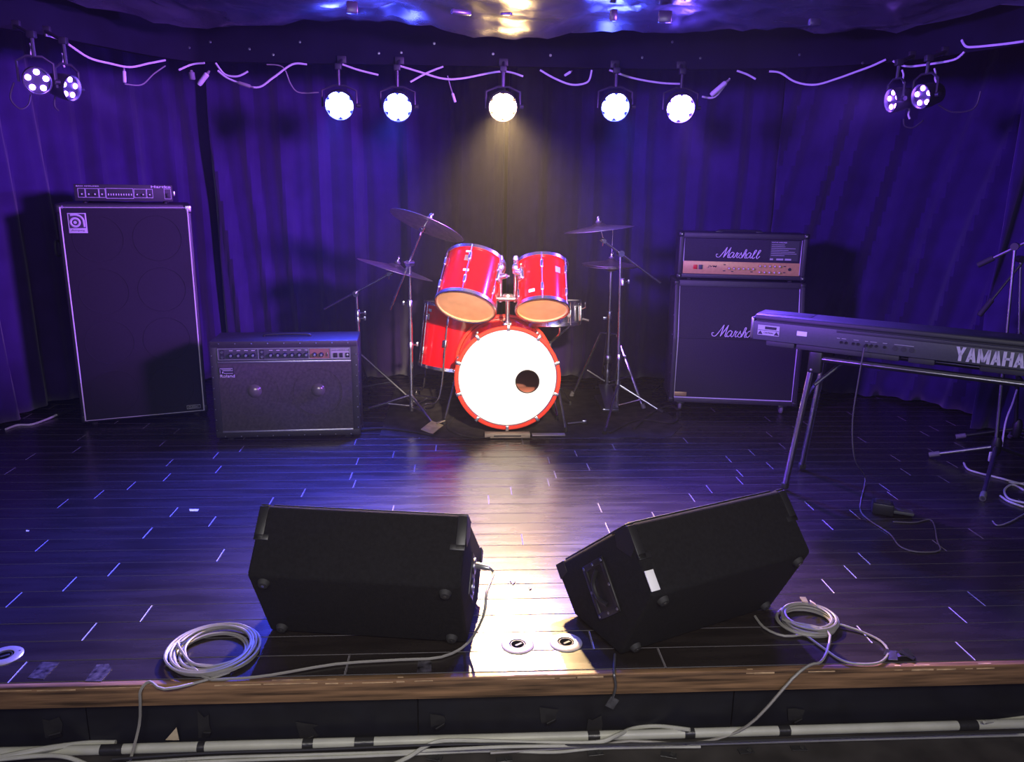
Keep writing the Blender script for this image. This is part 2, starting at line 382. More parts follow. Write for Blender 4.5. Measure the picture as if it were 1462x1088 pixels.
# ------------------------------------------------------------------ curtains
def fold(s, k):
    return (math.sin(2*PI*s/0.205+1.7*math.sin(s*2.3+k)+k)*0.55 + 0.3*math.sin(2*PI*s/0.118+k*2.1+math.sin(s*3.1)) + 0.3*math.sin(2*PI*s/0.47+k*1.3))
def curtain(name, label, path, z0, z1, amp, k, shear=None, nz=26, step=0.018):
    P = smooth_path([Vector((p[0], p[1], 0)) for p in path], 24)
    D = [0.0]
    for a, b in zip(P[:-1], P[1:]): D.append(D[-1]+(b-a).length)
    tot = D[-1]; n = int(tot/step); bm = B(); grid = []
    j = 0
    for i in range(n+1):
        s = tot*i/n
        while j < len(D)-2 and D[j+1] < s: j += 1
        t = (s-D[j])/max(1e-6, D[j+1]-D[j]); p = P[j].lerp(P[j+1], t)
        d = (P[min(j+2, len(P)-1)]-P[max(j-1, 0)]).normalized(); nrm = Vector((d.y, -d.x, 0))
        col = []
        for q in range(nz+1):
            z = z0+(z1-z0)*q/nz; dn = (z1-z)
            sh = shear(s, dn) if shear else 0.0
            a = amp*(0.65+0.35*dn/(z1-z0))
            wob = 0.012*math.sin(3.1*z+s*5+k)
            h = fold(s+sh+wob, k)
            col.append(bm.verts.new(p+nrm*(a*h)+Vector((0, 0, z+(0.010*math.sin(s*9+k)+0.012 if q == 0 else 0)))))
        grid.append(col)
    for i in range(n):
        for q in range(nz): bm.faces.new((grid[i][q], grid[i+1][q], grid[i+1][q+1], grid[i][q+1]))
    o = obj(name, bm, curtain_m); sol = o.modifiers.new('thick', 'SOLIDIFY'); sol.thickness = 0.004; sol.offset = -1
    return tag(o, label, 'curtain', 'stage curtains')
curtain('stage_curtain', 'purple pleated curtain wrapping the left corner behind the tall speaker cabinet',
        [(-2.86, 3.3), (-2.66, 4.15), (-2.42, 4.9), (-2.0, 5.32), (-1.30, 5.56)], 0.006, 2.44, 0.056, 0.4, lambda s, d: -0.05*d)
curtain('stage_curtain', 'dark blue pleated back curtain hanging behind the combo amplifier and left crash cymbals',
        [(-1.62, 5.37), (-1.0, 5.42), (-0.4, 5.47), (0.28, 5.47)], 0.006, 2.44, 0.056, 2.2, lambda s, d: -0.09*d*max(0, 1-s/1.1))
curtain('stage_curtain', 'dark blue pleated back curtain hanging between the drums and the amplifier stack',
        [(0.30, 5.40), (0.8, 5.42), (1.5, 5.38), (2.1, 5.27)], 0.006, 2.44, 0.052, 4.1)
curtain('stage_curtain', 'purple curtain drawn slanting in the right corner behind the keyboard',
        [(2.05, 5.18), (2.55, 5.02), (2.95, 4.78), (3.2, 4.45)], 0.006, 2.44, 0.056, 5.3, lambda s, d: 0.22*d)
curtain('stage_curtain', 'dark side curtain bunched at the right edge behind the microphone stands',
        [(2.93, 4.16), (3.12, 4.12), (3.36, 3.95), (3.55, 3.7)], 0.006, 2.44, 0.035, 1.2, lambda s, d: 0.15*d)

# crinkled black plastic sheet under the ceiling
bm = B(); nx, ny = 90, 46; G = []
fe = [(-2.45, 3.15), (-1.95, 3.72), (-1.31, 4.33), (-0.07, 4.25), (1.2, 4.19), (2.1, 3.9), (2.45, 3.2)]
def fedge(x):
    for a, b in zip(fe[:-1], fe[1:]):
        if a[0] <= x <= b[0]: t = (x-a[0])/(b[0]-a[0]); return a[1]+(b[1]-a[1])*t
    return 3.2
from mathutils import noise as mn
for i in range(nx+1):
    x = -2.4+4.8*i/nx; col = []; ye = fedge(x)+0.03*math.sin(x*7)
    for j in range(ny+1):
        y = 2.3+(ye-2.3)*j/ny
        z = 2.135+0.05*mn.noise((x*1.6, y*2.2, 1))+0.045*abs(mn.noise((x*4.0+y*2.5, y*5, 4)))+0.020*abs(mn.noise((x*9-y*5, y*8, 2)))+0.012*mn.noise((x*11, y*11, 7))
        t = j/ny; z -= 0.035*max(0, (t-0.9)/0.1)
        col.append(bm.verts.new((x, y, z)))
    G.append(col)
for i in range(nx):
    for j in range(ny): bm.faces.new((G[i][j], G[i][j+1], G[i+1][j+1], G[i+1][j]))
o = obj('plastic_sheet', bm, foil_m); tag(o, 'crinkled black plastic sheet stretched under the ceiling above the stage', 'plastic sheet')
for u, v, w_, h_, lab in [(503, 18, .05, .05, 'shiny tape scrap on the ceiling sheet above the leftmost blue lamp'), (658, 4, .09, .02, 'flat tape strip on the ceiling sheet left of the yellow lamp'), (723, 38, .05, .012, 'small tape bit on the ceiling sheet above the yellow lamp'), (876, 20, .03, .05, 'narrow tape scrap on the ceiling sheet above the lamp right of the yellow one'), (950, 14, .06, .05, 'square tape scrap on the ceiling sheet above the violet row lamp'), (1165, 8, .05, .03, 'tape scrap on the ceiling sheet furthest right')]:
    p = py(u, v, 3.75); bm = B(); rbox(bm, (0, 0, 0), (w_, 0.03, h_), 0.005, M=T(p.x, p.y, 2.085+h_*0.2) @ Matrix.Rotation(random.uniform(-.5, .5), 4, 'Z'))
    tag(obj('tape_patch', bm, foil_m), lab, 'tape', 'tape scraps on the ceiling sheet')

# ------------------------------------------------------------------ cables helper
def cable(name, label, pts, r, m, cat='cable', group=None, n=6, seg=6):
    bm = B(); tube(bm, smooth_path(pts, n), r, seg); o = obj(name, bm, m); return tag(o, label, cat, group)
# ------------------------------------------------------------------ floor monitors
PROF = [(0.0, 0.0), (0.25, 0.0), (0.375, 0.12), (0.0, 0.42), (-0.135, 0.26)]
ML = 0.615
def monitor(label, loc, yaw, right_plate):
    t = thing('floor_monitor', label, 'speaker', loc, yaw, 'floor monitors at the stage front')
    bm = B(); prism(bm, [(p[0], p[1]+0.004) for p in PROF], -ML/2, ML/2, 0.012, 3); obj('cabinet', bm, carpet_m, t)
    # grille on the slope facing upstage
    a, b = Vector((0, 0.375, 0.124)), Vector((0, 0.0, 0.424)); e = (b-a).normalized(); n = Vector((0, e.z, -e.y)); n = n if n.z > 0 else -n
    mid = (a+b)/2; R = Matrix((Vector((1, 0, 0)), e, n)).transposed().to_4x4()
    bm = B(); rbox(bm, (0, 0, 0.004), (ML-0.05, (b-a).length-0.06, 0.012), 0.004, M=T(*mid) @ R); obj('grille', bm, black_pl, t)
    # corner irons on the upper ridge
    for sx in (-1, 1):
        x = sx*(ML/2-0.012)
        bk = Vector((0, 0.0, 0.424)); kk = Vector((0, -0.135, 0.264)); d1 = (kk-bk).normalized()
        M1 = T(*(bk+d1*0.055)) @ Matrix((Vector((1, 0, 0)), d1, Vector((0, d1.z, -d1.y)))).transposed().to_4x4()
        bm = B(); rbox(bm, (x, 0, 0), (0.028, 0.10, 0.006), 0.002, M=M1); rbox(bm, (x-sx*0.008, 0.042, 0), (0.044, 0.018, 0.006), 0.002, M=M1)
        d2 = -e; M2 = T(*(bk+d2*0.05)) @ Matrix((Vector((1, 0, 0)), d2, n)).transposed().to_4x4()
        rbox(bm, (x, 0, 0), (0.028, 0.09, 0.006), 0.002, M=M2)
        prism(bm, [(0, .420), (.055, .376), (.040, .335), (-.030, .335), (-.045, .372)], sx*ML/2-.002, sx*ML/2+.003, .001, 1)
        obj('corner_iron', bm, black_pl, t)
        # second iron at the low end of the baffle
        bm = B(); prism(bm, [(.370, .128), (.325, .163), (.300, .135), (.335, .090)], sx*ML/2-.002, sx*ML/2+.003, .001, 1); obj('corner_iron', bm, black_pl, t)
    # rubber feet on the slanted back face
    k = Vector((0, -0.135, 0.264)); z = Vector((0, 0, 0.004)); d = (z-k).normalized(); nn = Vector((0, d.z, -d.y)); nn = nn if nn.y < 0 else -nn
    for sx in (-1, 1):
        for f in (0.1, 0.9):
            c = k+(z-k)*f+Vector((sx*(ML/2-0.045), 0, 0)); bm = B()
            lathe(bm, [(0, 0.014), (0.013, 0.013), (0.016, 0.008), (0.019, -0.002)], 14, M=facing(c, nn)); ft = obj('rubber_foot', bm, rubber_m, t)
            bm = B(); lathe(bm, [(0, 0.0155), (0.005, 0.0145), (0.005, 0.013)], 8, M=facing(c, nn)); obj('screw', bm, steel_m, ft)
    # handle cup with a screwed rectangular frame on each end
    for sx in (-1, 1):
        X = sx*(ML/2); cy, cz, hw, hh = 0.105, 0.172, 0.056, 0.074
        R = Matrix.Rotation(math.radians(-40), 4, 'X')
        base = T(X, cy, cz) @ R
        if sx == (1 if right_plate else 0):
            bm = B(); rbox(bm, (0, 0, 0), (0.006, 0.10, 0.13), 0.002, M=base); pl = obj('connector_plate', bm, black_pl, t)
            for dz in (0.032, -0.032):
                bm = B(); M = base @ T(0.004, 0, dz) @ Matrix.Rotation(PI/2, 4, 'Y')
                lathe(bm, [(0.026, 0), (0.026, 0.004), (0.017, 0.005), (0.017, 0.001), (0, 0.001)], 18, M=M); obj('jack_ring', bm, steel_m, pl)
            continue
        bm = B()
        for (yy, zz, sy, sz) in ((0, hh, 2*hw+0.02, 0.02), (0, -hh, 2*hw+0.02, 0.02), (hw, 0, 0.02, 2*hh+0.02), (-hw, 0, 0.02, 2*hh+0.02)):
            rbox(bm, (sx*0.003, yy, zz), (0.007, sy, sz), 0.002, M=base)
        fr = obj('handle_frame', bm, black_pl, t)
        bm = B()
        NY, NZ = 10, 12; gr = []
        for i in range(NY+1):
            row = []
            for j in range(NZ+1):
                y = -hw+2*hw*i/NY; zc = -hh+2*hh*j/NZ
                dep = 0.05*max(0, 1-(y/hw)**4)*max(0, 1-(zc/hh)**4)*(0.6+0.4*math.sin(2.0*y/hw+1))
                row.append(bm.verts.new(base @ Vector((sx*(0.002-dep*0.02), y, zc))))
            gr.append(row)
        for i in range(NY):
            for j in range(NZ): bm.faces.new((gr[i][j], gr[i+1][j], gr[i+1][j+1], gr[i][j+1]))
        obj('handle_cup', bm, black_pl, fr)
        bm = B(); tube(bm, smooth_path([(sx*0.004, -hw*0.2, hh*0.75), (sx*0.012, hw*0.35, hh*0.3), (sx*0.012, hw*0.35, -hh*0.3), (sx*0.004, -hw*0.1, -hh*0.7)], 5), 0.007, 8, M=base); obj('grip', bm, black_pl, fr)
        for (yy, zz) in ((-hw, hh), (0, hh), (hw, hh), (-hw, -hh), (0, -hh), (hw, -hh), (-hw, 0), (hw, 0)):
            bm = B(); lathe(bm, [(0, 0.003), (0.004, 0.002), (0.005, 0)], 8, M=base @ T(sx*0.0065, yy, zz) @ Matrix.Rotation(sx*PI/2, 4, 'Y')); obj('screw', bm, steel_m, fr)
    return t
yl = math.atan2(-0.087, 0.588); mL = monitor('black carpeted wedge monitor on the left with a grey cable plugged into its side', (-0.292, 2.150, 0.0), yl, True)
yr = math.atan2(0.265, 0.579); mR = monitor('black carpeted wedge monitor on the right, turned slantwise, with a white tape patch', (0.7425, 2.1535, 0.0), yr, False)
bm = B(); k = Vector((-ML/2+0.03, -0.132, 0.262)); z = Vector((-ML/2+0.005, -0.075, 0.325))
rbox(bm, (-ML/2+0.012, -0.112, 0.300), (0.030, 0.004, 0.058), 0.001, M=T(-ML/2+0.012, -0.112, 0.300) @ Matrix.Rotation(math.radians(-40), 4, 'X') @ T(ML/2-0.012, 0.112, -0.300)); obj('white_tape', bm, white_m, mR)

# ------------------------------------------------------------------ lamps
def to_header(p):
    best = None
    for a, b in zip(HPATH[:-1], HPATH[1:]):
        e = b-a; t_ = max(0, min(1, (Vector((p.x, p.y))-a).dot(e)/e.length_squared)); c = a+e*t_-Vector((p.x, p.y))
        if best is None or c.length < best.length: best = c
    return Vector((best.x, best.y, 0))
def par(label, pos, target, col, energy, big, size_deg, glow, hang_z, group, look=None):
    t = thing('stage_lamp', label, 'stage lamp', pos, 0, group)
    d = (Vector(look if look is not None else target)-Vector(pos)).normalized(); q = d.to_track_quat('Z', 'Y').to_matrix().to_4x4()
    r = 0.080 if big else 0.058
    bm = B(); lathe(bm, [(0, -0.10), (r*0.55, -0.10), (r*0.8, -0.085), (r*0.97, -0.03), (r, 0.0), (r, 0.022), (r*0.93, 0.022), (r*0.9, 0.002), (0, 0.002)], 24, M=q); body = obj('housing', bm, par_m, t)
    em = mat('led_%s' % label[:40], (0.9, 0.9, 0.9), 0.3, emit=glow, estr=280.0 if big else 60.0)
    n = 5
    spots_ = [(0.036*math.cos(2*PI*i/n+PI/2+PI/5*0), 0.036*math.sin(2*PI*i/n+PI/2)) for i in range(n)]
    if big: spots_ = [(0.049*math.cos(2*PI*i/6), 0.049*math.sin(2*PI*i/6)) for i in range(6)]+[(0, 0)]
    lr = 0.0290 if big else 0.0125
    for (x, y) in spots_:
        bm = B(); lathe(bm, [(0, 0.008), (lr*0.6, 0.007), (lr*0.9, 0.004), (lr, 0.0)], 12, M=q @ T(x, y, 0.004)); obj('led_lens', bm, em, t)
    # yoke and hook up to the header
    side = (q.to_3x3() @ Vector((1, 0, 0))); side = Vector((side.x, side.y, 0)).normalized()
    topz = hang_z-pos[2]
    bm = B(); tube(bm, [side*(r+0.012)+Vector((0, 0, -0.01)), side*(r+0.012)+Vector((0, 0, 0.075)), side*0.03+Vector((0, 0, 0.10)), -side*0.03+Vector((0, 0, 0.10)), -side*(r+0.012)+Vector((0, 0, 0.075)), -side*(r+0.012)+Vector((0, 0, -0.01))], 0.006, 6); obj('yoke', bm, par_m, t)
    bm = B(); hv = to_header(Vector(pos)); tube(bm, [Vector((0, 0, 0.10)), Vector((0, 0, topz*0.8)), hv+Vector((0, 0, topz))], 0.009, 8); rbox(bm, (0, 0, topz*0.8), (0.035, 0.03, 0.03), 0.004); rbox(bm, (hv.x, hv.y, topz), (0.05, 0.02, 0.04), 0.004); obj('clamp', bm, par_m, t)
    bm = B(); lathe(bm, [(0, 0.02), (0.011, 0.02), (0.011, 0)], 10, M=T(*(side*(r+0.012))) @ along((0, 0, 0), side)); obj('knob', bm, par_m, t)
    lamp = spot(label[:24].replace(' ', '_')+'_light', Vector(pos)+d*0.045, target, energy, col, size_deg, 1.0 if big else 0.7, 0.045)
    lamp.name = 'stage_lamp_light'
    return t
VIO = (0.20, 0.07, 1.0); BLU = (0.045, 0.065, 1.0); WRM = (1.0, 0.66, 0.30)
cen = [((485, 150), 'blue stage lamp furthest left in the row above the drums', BLU, 850, (0.05, 0.07, 1.0), (-0.85, 2.75, 0)),
       ((568, 152), 'blue stage lamp second from left in the row above the drums', BLU, 1300, (0.05, 0.07, 1.0), (-0.66, 3.2, 0)),
       ((718, 152), 'glowing warm yellow stage lamp hanging centrally above the drums', WRM, 1750, (1.0, 0.62, 0.22), (0.20, 2.2, 0)),
       ((878, 152), 'blue stage lamp just right of the yellow lamp above the drums', BLU, 560, (0.05, 0.07, 1.0), (1.10, 2.9, 0)),
       ((971, 154), 'violet stage lamp furthest right in the row above the drums', VIO, 620, (0.12, 0.06, 1.0), (1.30, 2.6, 0))]
for (uv, lab, c_, e_, g_, tg) in cen:
    p = hp(uv[0], uv[1], 0.10)
    par(lab, p, tg, c_, e_, True, 62 if c_ is WRM else (58 if uv[0] in (485, 971) else 72), g_, HZ+0.02, 'lamps in the row above the drums', look=(p.x*0.75+tg[0]*0.1, 1.2, 0.65))
sides = [((53, 115), 'violet lamp with five LED dots at the far upper left corner', VIO, 110, (0.22, 0.10, 1.0), (2.4, 4.9, 0.7), (0.62, -1, -.25)),
         ((98, 125), 'narrow violet lamp hanging just right of the far left corner lamp', VIO, 110, (0.22, 0.10, 1.0), (1.9, 5.3, 1.0), (1.0, -.28, -.22)),
         ((1277, 143), 'violet lamp with LED dots at the upper right, left one of the pair', VIO, 110, (0.25, 0.09, 1.0), (-2.3, 5.0, 0.9), (-1.0, -.04, -.16)),
         ((1319, 137), 'violet lamp with LED dots at the upper right, right one of the pair', VIO, 110, (0.25, 0.09, 1.0), (-2.0, 5.2, 0.6), (-1.0, -.30, -.22))]
for (uv, lab, c_, e_, g_, tg, face) in sides:
    p = hp(uv[0], uv[1], 0.12)
    t = par(lab, p, p+Vector(face), c_, 420.0 if abs(face[0]) > .8 else 90.0, False, 62, g_, HZ+0.02, 'lamps at the stage sides')
# ------------------------------------------------------------------ cables strung along the header
hc = [[(65, 50), (89, 58), (126, 82), (157, 90.6), (185, 95.8), (212, 90.6), (236, 86)], [(255, 100), (274, 92), (292, 90)], [(308, 90), (321, 106), (339, 109), (354, 102)],
 [(311, 101), (328, 113), (366, 125), (390, 111), (417, 92), (438, 92)], [(381, 92), (404, 96), (415, 120), (427, 132), (455, 132)], [(236, 94), (219, 106), (202, 121), (178, 120)],
 [(489, 92), (512, 100), (540, 107)], [(567, 93), (597, 102), (631, 112), (660, 112), (716, 102), (747, 109)], [(586, 117), (610, 104), (633, 95)], [(639, 108), (644, 127), (650, 146)],
 [(771, 100), (792, 112), (817, 121), (839, 117), (845, 100)], [(870, 100), (902, 111), (940, 118), (974, 120)], [(1002, 138), (1021, 138), (1042, 112)],
 [(1052, 101), (1066, 106), (1079, 113)], [(1098, 102), (1114, 104), (1136, 117), (1164, 121), (1196, 112), (1221, 103), (1243, 95), (1265, 85)],
 [(1275, 87), (1284, 92), (1300, 95), (1332, 91), (1363, 85), (1377, 74)], [(1373, 57), (1379, 66), (1392, 67), (1433, 63), (1462, 59)]]
hl = ['long white cable sagging from the upper left lamps', 'short white cable arch right of the long left cable', 'white cable dip beside the hanging white plug', 'white cable with a grey inline joint right of the hanging plug',
 'thin white cable dropping toward the leftmost blue lamp', 'thin grey cable curving below the long left cable', 'short white cable over the leftmost blue lamp', 'wavy white cable running to the yellow lamp', 'white cable crossing up right of the second blue lamp',
 'thin cable hanging down left of the yellow lamp', 'white cable loop just right of the yellow lamp', 'white cable running above the two right blue lamps', 'white cable curling up to the plug right of the row lamps',
 'short white cable right of the plug on the header', 'long white cable sagging towards the upper right lamp pair', 'white cable strung above the upper right lamp pair', 'white cable at the top right edge of the stage']
for pts, lab in zip(hc, hl):
    thin = 'thin' in lab
    cable('header_cable', lab, [hp(u, v, 0.02) for u, v in pts], 0.0035 if thin else 0.0055, cable_w if not thin else cable_g, group='cables along the header')
def plug(label, u0, v0, u1, v1, r, m=None):
    a, b = hp(u0, v0, 0.035), hp(u1, v1, 0.035); t = thing('cable_plug', label, 'plug', a, 0, 'plugs on the header cables'); d = b-a; L = d.length; M = along((0, 0, 0), d)
    bm = B(); lathe(bm, [(0, 0), (r*0.8, 0), (r, L*0.1), (r, L*0.75), (r*0.7, L*0.8), (0, L*0.8)], 10, M=M); obj('plug_body', bm, m or cable_w, t)
    bm = B(); lathe(bm, [(r*0.6, L*0.78), (r*0.4, L), (0, L)], 10, M=M); obj('strain_relief', bm, cable_g, t)
plug('white cable plug hanging at a slant below the header left of centre', 284, 121, 299, 101, 0.014)
plug('grey inline cable joint on the header cable right of the slanting plug', 340, 118, 362, 125, 0.010, cable_g)
plug('white cable plug sticking up right of the violet lamp', 1015, 136, 1042, 113, 0.014)
plug('small white connector hanging below the cable left of the yellow lamp', 650, 146, 645, 130, 0.008)
plug('white cable tag hanging below the long left header cable', 178, 118, 177, 97, 0.009)
plug('small pale plug right of the yellow lamp on the header', 806, 108, 817, 101, 0.007)
plug('dark grey adapter block beside the slanting white plug', 275, 114, 273, 100, 0.016, grey_rub)
for (u, v, lab) in [(43, 62, 'white strap tied above the far left corner lamp'), (89, 76, 'white strap tied above the second left corner lamp'), (1288, 100, 'white wire loop above the left lamp of the right pair'), (1334, 98, 'white wire loop above the right lamp of the right pair'), (1296, 150, 'white wire end dangling below the right lamp pair')]:
    p = [hp(u, v, .03), hp(u+2, v+7, .035), hp(u+1, v+14, .03), hp(u+3, v+20, .03)]
    cable('lamp_strap', lab, p, 0.0045, cable_w, 'strap', group='straps on the side lamps')
for (pts, lab) in [([(20, 118), (15, 140), (28, 155), (40, 150), (44, 135)], 'black lamp cable looping under the far left corner lamp'), ([(80, 130), (78, 150), (84, 158)], 'black lamp cable hanging below the second left corner lamp'),
                   ([(1290, 170), (1292, 180), (1304, 182), (1318, 172)], 'black lamp cable looping under the right lamp pair'), ([(1340, 150), (1360, 160), (1390, 155), (1400, 130)], 'black lamp cable sagging right of the right lamp pair')]:
    cable('lamp_cable', lab, [hp(u, v, .06) for u, v in pts], 0.004, cable_k, group='black lamp cables')

# ------------------------------------------------------------------ tall bass cabinet and its head
def frame_tube(bm, x0, x1, z0, z1, y, r): tube(bm, [(x0, y, z0), (x1, y, z0), (x1, y, z1), (x0, y, z1)], r, 6, closed=True)
def rect_frame(bm, x0, x1, z0, z1, y, w_, th):
    rbox(bm, ((x0+x1)/2, y, z1-w_/2), (x1-x0, th, w_)); rbox(bm, ((x0+x1)/2, y, z0+w_/2), (x1-x0, th, w_))
    rbox(bm, (x0+w_/2, y, (z0+z1)/2), (w_, th, z1-z0-2*w_)); rbox(bm, (x1-w_/2, y, (z0+z1)/2), (w_, th, z1-z0-2*w_))
def knob(parent, x, y, z, r, h, m, capm=None, name='knob'):
    bm = B(); lathe(bm, [(r, 0), (r*0.92, h*0.7), (r*0.8, h), (0, h)], 12, M=frontM(x, y, z)); k = obj(name, bm, m, parent)
    if capm:
        bm = B(); lathe(bm, [(r*0.55, h), (r*0.5, h*1.12), (0, h*1.14)], 10, M=frontM(x, y, z)); obj('knob_cap', bm, capm, k)
    return k
AX, AY, AYAW = -1.8216, 4.437, 0.3484
w_, h_, d_ = 0.66, 1.205, 0.41
t = thing('bass_cabinet', 'tall black bass speaker cabinet with white piping at the left', 'speaker', (AX, AY, 0.0), AYAW)
bm = B(); rbox(bm, (0, d_/2+0.004, 0.018+h_/2), (w_, d_, h_), 0.012, 3); obj('cabinet', bm, tolex_m, t)
zb, zt = 0.034, 0.018+h_-0.020
bm = B(); rbox(bm, (0, 0.001, (zb+zt)/2), (w_-0.05, 0.010, zt-zb-0.012), 0.003); gr = obj('grille', bm, cloth_h, t)
bm = B(); frame_tube(bm, -w_/2+0.020, w_/2-0.020, zb, zt, -0.002, 0.0042); obj('piping', bm, piping_m, t)
for i in range(4):
    for sx in (-1, 1):
        bm = B(); tube(bm, [(sx*0.145+0.122*math.cos(a), -0.0042, zb+0.155+i*0.283+0.122*math.sin(a)) for a in [2*PI*q/36 for q in range(36)]], 0.0022, 5, closed=True); obj('speaker_ring', bm, cloth_h, gr)
bm = B(); rbox(bm, (-0.235, -0.006, 1.122), (0.088, 0.006, 0.105), 0.002); lp = obj('logo_plate', bm, label_m, t)
bm = B(); rbox(bm, (-0.235, -0.0095, 1.133), (0.076, 0.002, 0.074), 0.0005, 1); obj('logo_field', bm, dark_ink, lp)
cx, cz = -0.245, 1.126
bm = B(); tube(bm, [(cx+0.021*math.cos(a), -0.0108, cz+0.021*math.sin(a)) for a in [2*PI*q/28 for q in range(28)]], 0.0062, 6, closed=True); obj('emblem_ring', bm, label_m, lp)
bm = B(); lathe(bm, [(0, 0.002), (0.008, 0.002), (0.008, 0)], 16, M=frontM(cx, -0.0105, cz)); obj('emblem_dot', bm, label_m, lp)
bm = B(); tube(bm, [(cx-0.02, -0.0108, cz+0.038)] + [(cx+0.040*math.cos(a), -0.0108, cz+0.004+0.036*math.sin(a)) for a in [math.radians(q) for q in range(95, -1, -12)]] + [(cx+0.041, -0.0108, cz-0.024)], 0.0058, 6); obj('emblem_arc', bm, label_m, lp)
text('lettering', 'Ampeg', dark_ink, lp, frontM(-0.268, -0.009, 1.077), width=0.064, height=0.013)
bm = B(); rbox(bm, (w_/2-0.075, -0.005, 0.062), (0.075, 0.004, 0.022), 0.001); bd = obj('badge', bm, dark_ink, t)
bm = B(); rect_frame(bm, w_/2-0.112, w_/2-0.038, 0.051, 0.073, -0.0075, 0.0018, 0.002); obj('badge_border', bm, label_m, bd)
text('badge_lettering', 'CLASSIC', label_m, bd, frontM(w_/2-0.103, -0.0075, 0.057), width=0.055, height=0.009)
for sx in (-1, 1):
    for zz in (0.018+0.025, 0.018+h_-0.026):
        bm = B(); rbox(bm, (sx*(w_/2-0.018), 0.022, zz), (0.044, 0.050, 0.050), 0.012, 3); obj('corner', bm, steel_m if (sx > 0 and zz > 1) else black_pl, t)
bm = B(); tube(bm, smooth_path([(-w_/2-0.006, 0.10, 0.95), (-w_/2-0.03, 0.08, 0.95), (-w_/2-0.03, 0.08, 1.02), (-w_/2-0.006, 0.10, 1.02)], 4), 0.008, 8); obj('side_handle', bm, black_pl, t)
for sx in (-1, 1):
    for yy in (0.05, 0.37): bm = B(); lathe(bm, [(0.018, 0), (0.022, 0.02), (0, 0.02)], 12, M=T(sx*0.27, yy, 0)); obj('foot', bm, rubber_m, t)

zt2 = 0.018+h_
ca, sa = math.cos(AYAW), math.sin(AYAW); ox, oy = -0.0, 0.075
t = thing('bass_amplifier', 'flat black bass amplifier with graphic equaliser on the tall speaker cabinet', 'amplifier', (AX+ca*ox-sa*oy, AY+sa*ox+ca*oy, zt2), 0.30)
W2, H2 = 0.485, 0.088
bm = B(); rbox(bm, (0, 0.15, 0.012+H2/2), (W2-0.02, 0.28, H2-0.004), 0.003); obj('chassis', bm, black_pl, t)
bm = B(); rbox(bm, (0, 0.004, 0.012+H2/2), (W2, 0.008, H2), 0.002); fp = obj('front_panel', bm, dark_ink, t)
for x0, x1, z0, z1 in ((-.225, -.19, .03, .078), (-.188, -.125, .03, .078), (-.123, -.092, .03, .078), (-.09, .045, .026, .08), (.048, .11, .03, .078), (.112, .142, .03, .078), (.2, .235, .025, .08)):
    bm = B(); rect_frame(bm, x0, x1, z0, z1, -0.0006, 0.0016, 0.0015); obj('panel_outline', bm, letter_m, fp)
for x in (-.205, -.172, -.142, -.108, .064, .094, .127): knob(fp, x, 0, 0.048, 0.0075, 0.012, black_pl, letter_m)
for i in range(10):
    bm = B(); rbox(bm, (-.078+i*0.0125, -0.003, 0.047), (0.005, 0.008, 0.010), 0.001, 1); s_ = obj('slider', bm, letter_m, fp)
    bm = B(); rbox(bm, (-.078+i*0.0125, -0.0004, 0.052), (0.0014, 0.001, 0.040)); obj('slider_slot', bm, dark_ink, s_)
bm = B(); rbox(bm, (.218, -0.004, .045), (.016, .008, .022), .002); obj('power_switch', bm, dark_ink, fp)
text('lettering', 'Hartke', letter_m, fp, frontM(.135, 0, .084), width=.1, height=.013, bold=0.02)
text('model_lettering', 'BASS AMPLIFIER', letter_m, fp, frontM(-.23, 0, .087), width=.11, height=.006)
for sx in (-1, 1):
    for yy in (.04, .26): bm = B(); lathe(bm, [(.010, 0), (.012, .013), (0, .013)], 10, M=T(sx*.2, yy, 0)); obj('foot', bm, rubber_m, t)
bm = B(); rbox(bm, (W2/2+0.006, 0.02, 0.055), (0.012, 0.02, 0.03), 0.004); obj('side_lug', bm, steel_m, t)

# ------------------------------------------------------------------ combo amplifier
t = thing('combo_amplifier', 'grey-black combo guitar amplifier with two speakers and a knob panel', 'amplifier', (-0.9385, 4.0764, 0.0), 0.0667)
w_, h_, d_ = 0.76, 0.5413, 0.28
bm = B()
th = 0.020
rbox(bm, (0, d_/2+0.010, h_-th), (w_, d_-0.02, 2*th), 0.008); rbox(bm, (0, d_/2+0.010, 0.012+th), (w_, d_-0.02, 2*th), 0.008)
for sx in (-1, 1): rbox(bm, (sx*(w_/2-th), d_/2+0.010, h_/2), (2*th-.001, d_-0.0215, h_-0.04), 0.001)
rbox(bm, (0, d_-0.03, h_/2), (w_-0.03, 0.02, h_-0.05)); obj('case', bm, tolex_g, t)
bm = B(); rbox(bm, (0, 0.022, 0.232), (w_-0.075, 0.012, 0.385), 0.003); gr = obj('grille', bm, cloth_v, t)
for sx in (-1, 1):
    bm = B(); lathe(bm, [(0, 0.020), (0.018, 0.017), (0.030, 0.010), (0.037, 0.0)], 20, M=frontM(sx*0.165, 0.016, 0.272)); obj('dust_dome', bm, dome_m, gr)
    bm = B(); tube(bm, [(sx*0.165+0.128*math.cos(a), 0.0155, 0.262+0.128*math.sin(a)) for a in [2*PI*q/40 for q in range(40)]], 0.0018, 5, closed=True); obj('speaker_ring', bm, cloth_v, gr)
bm = B(); rbox(bm, (0, 0.014, 0.049), (w_-0.075, 0.008, 0.010), 0.002); obj('lower_strip', bm, silver_m, t)
bm = B(); rbox(bm, (0, 0.014, 0.431), (w_-0.075, 0.008, 0.011), 0.002); obj('upper_strip', bm, silver_m, t)
bm = B(); rbox(bm, (0, 0.024, 0.472), (w_-0.075, 0.010, 0.066), 0.001); cp = obj('control_panel', bm, kbd_m, t)
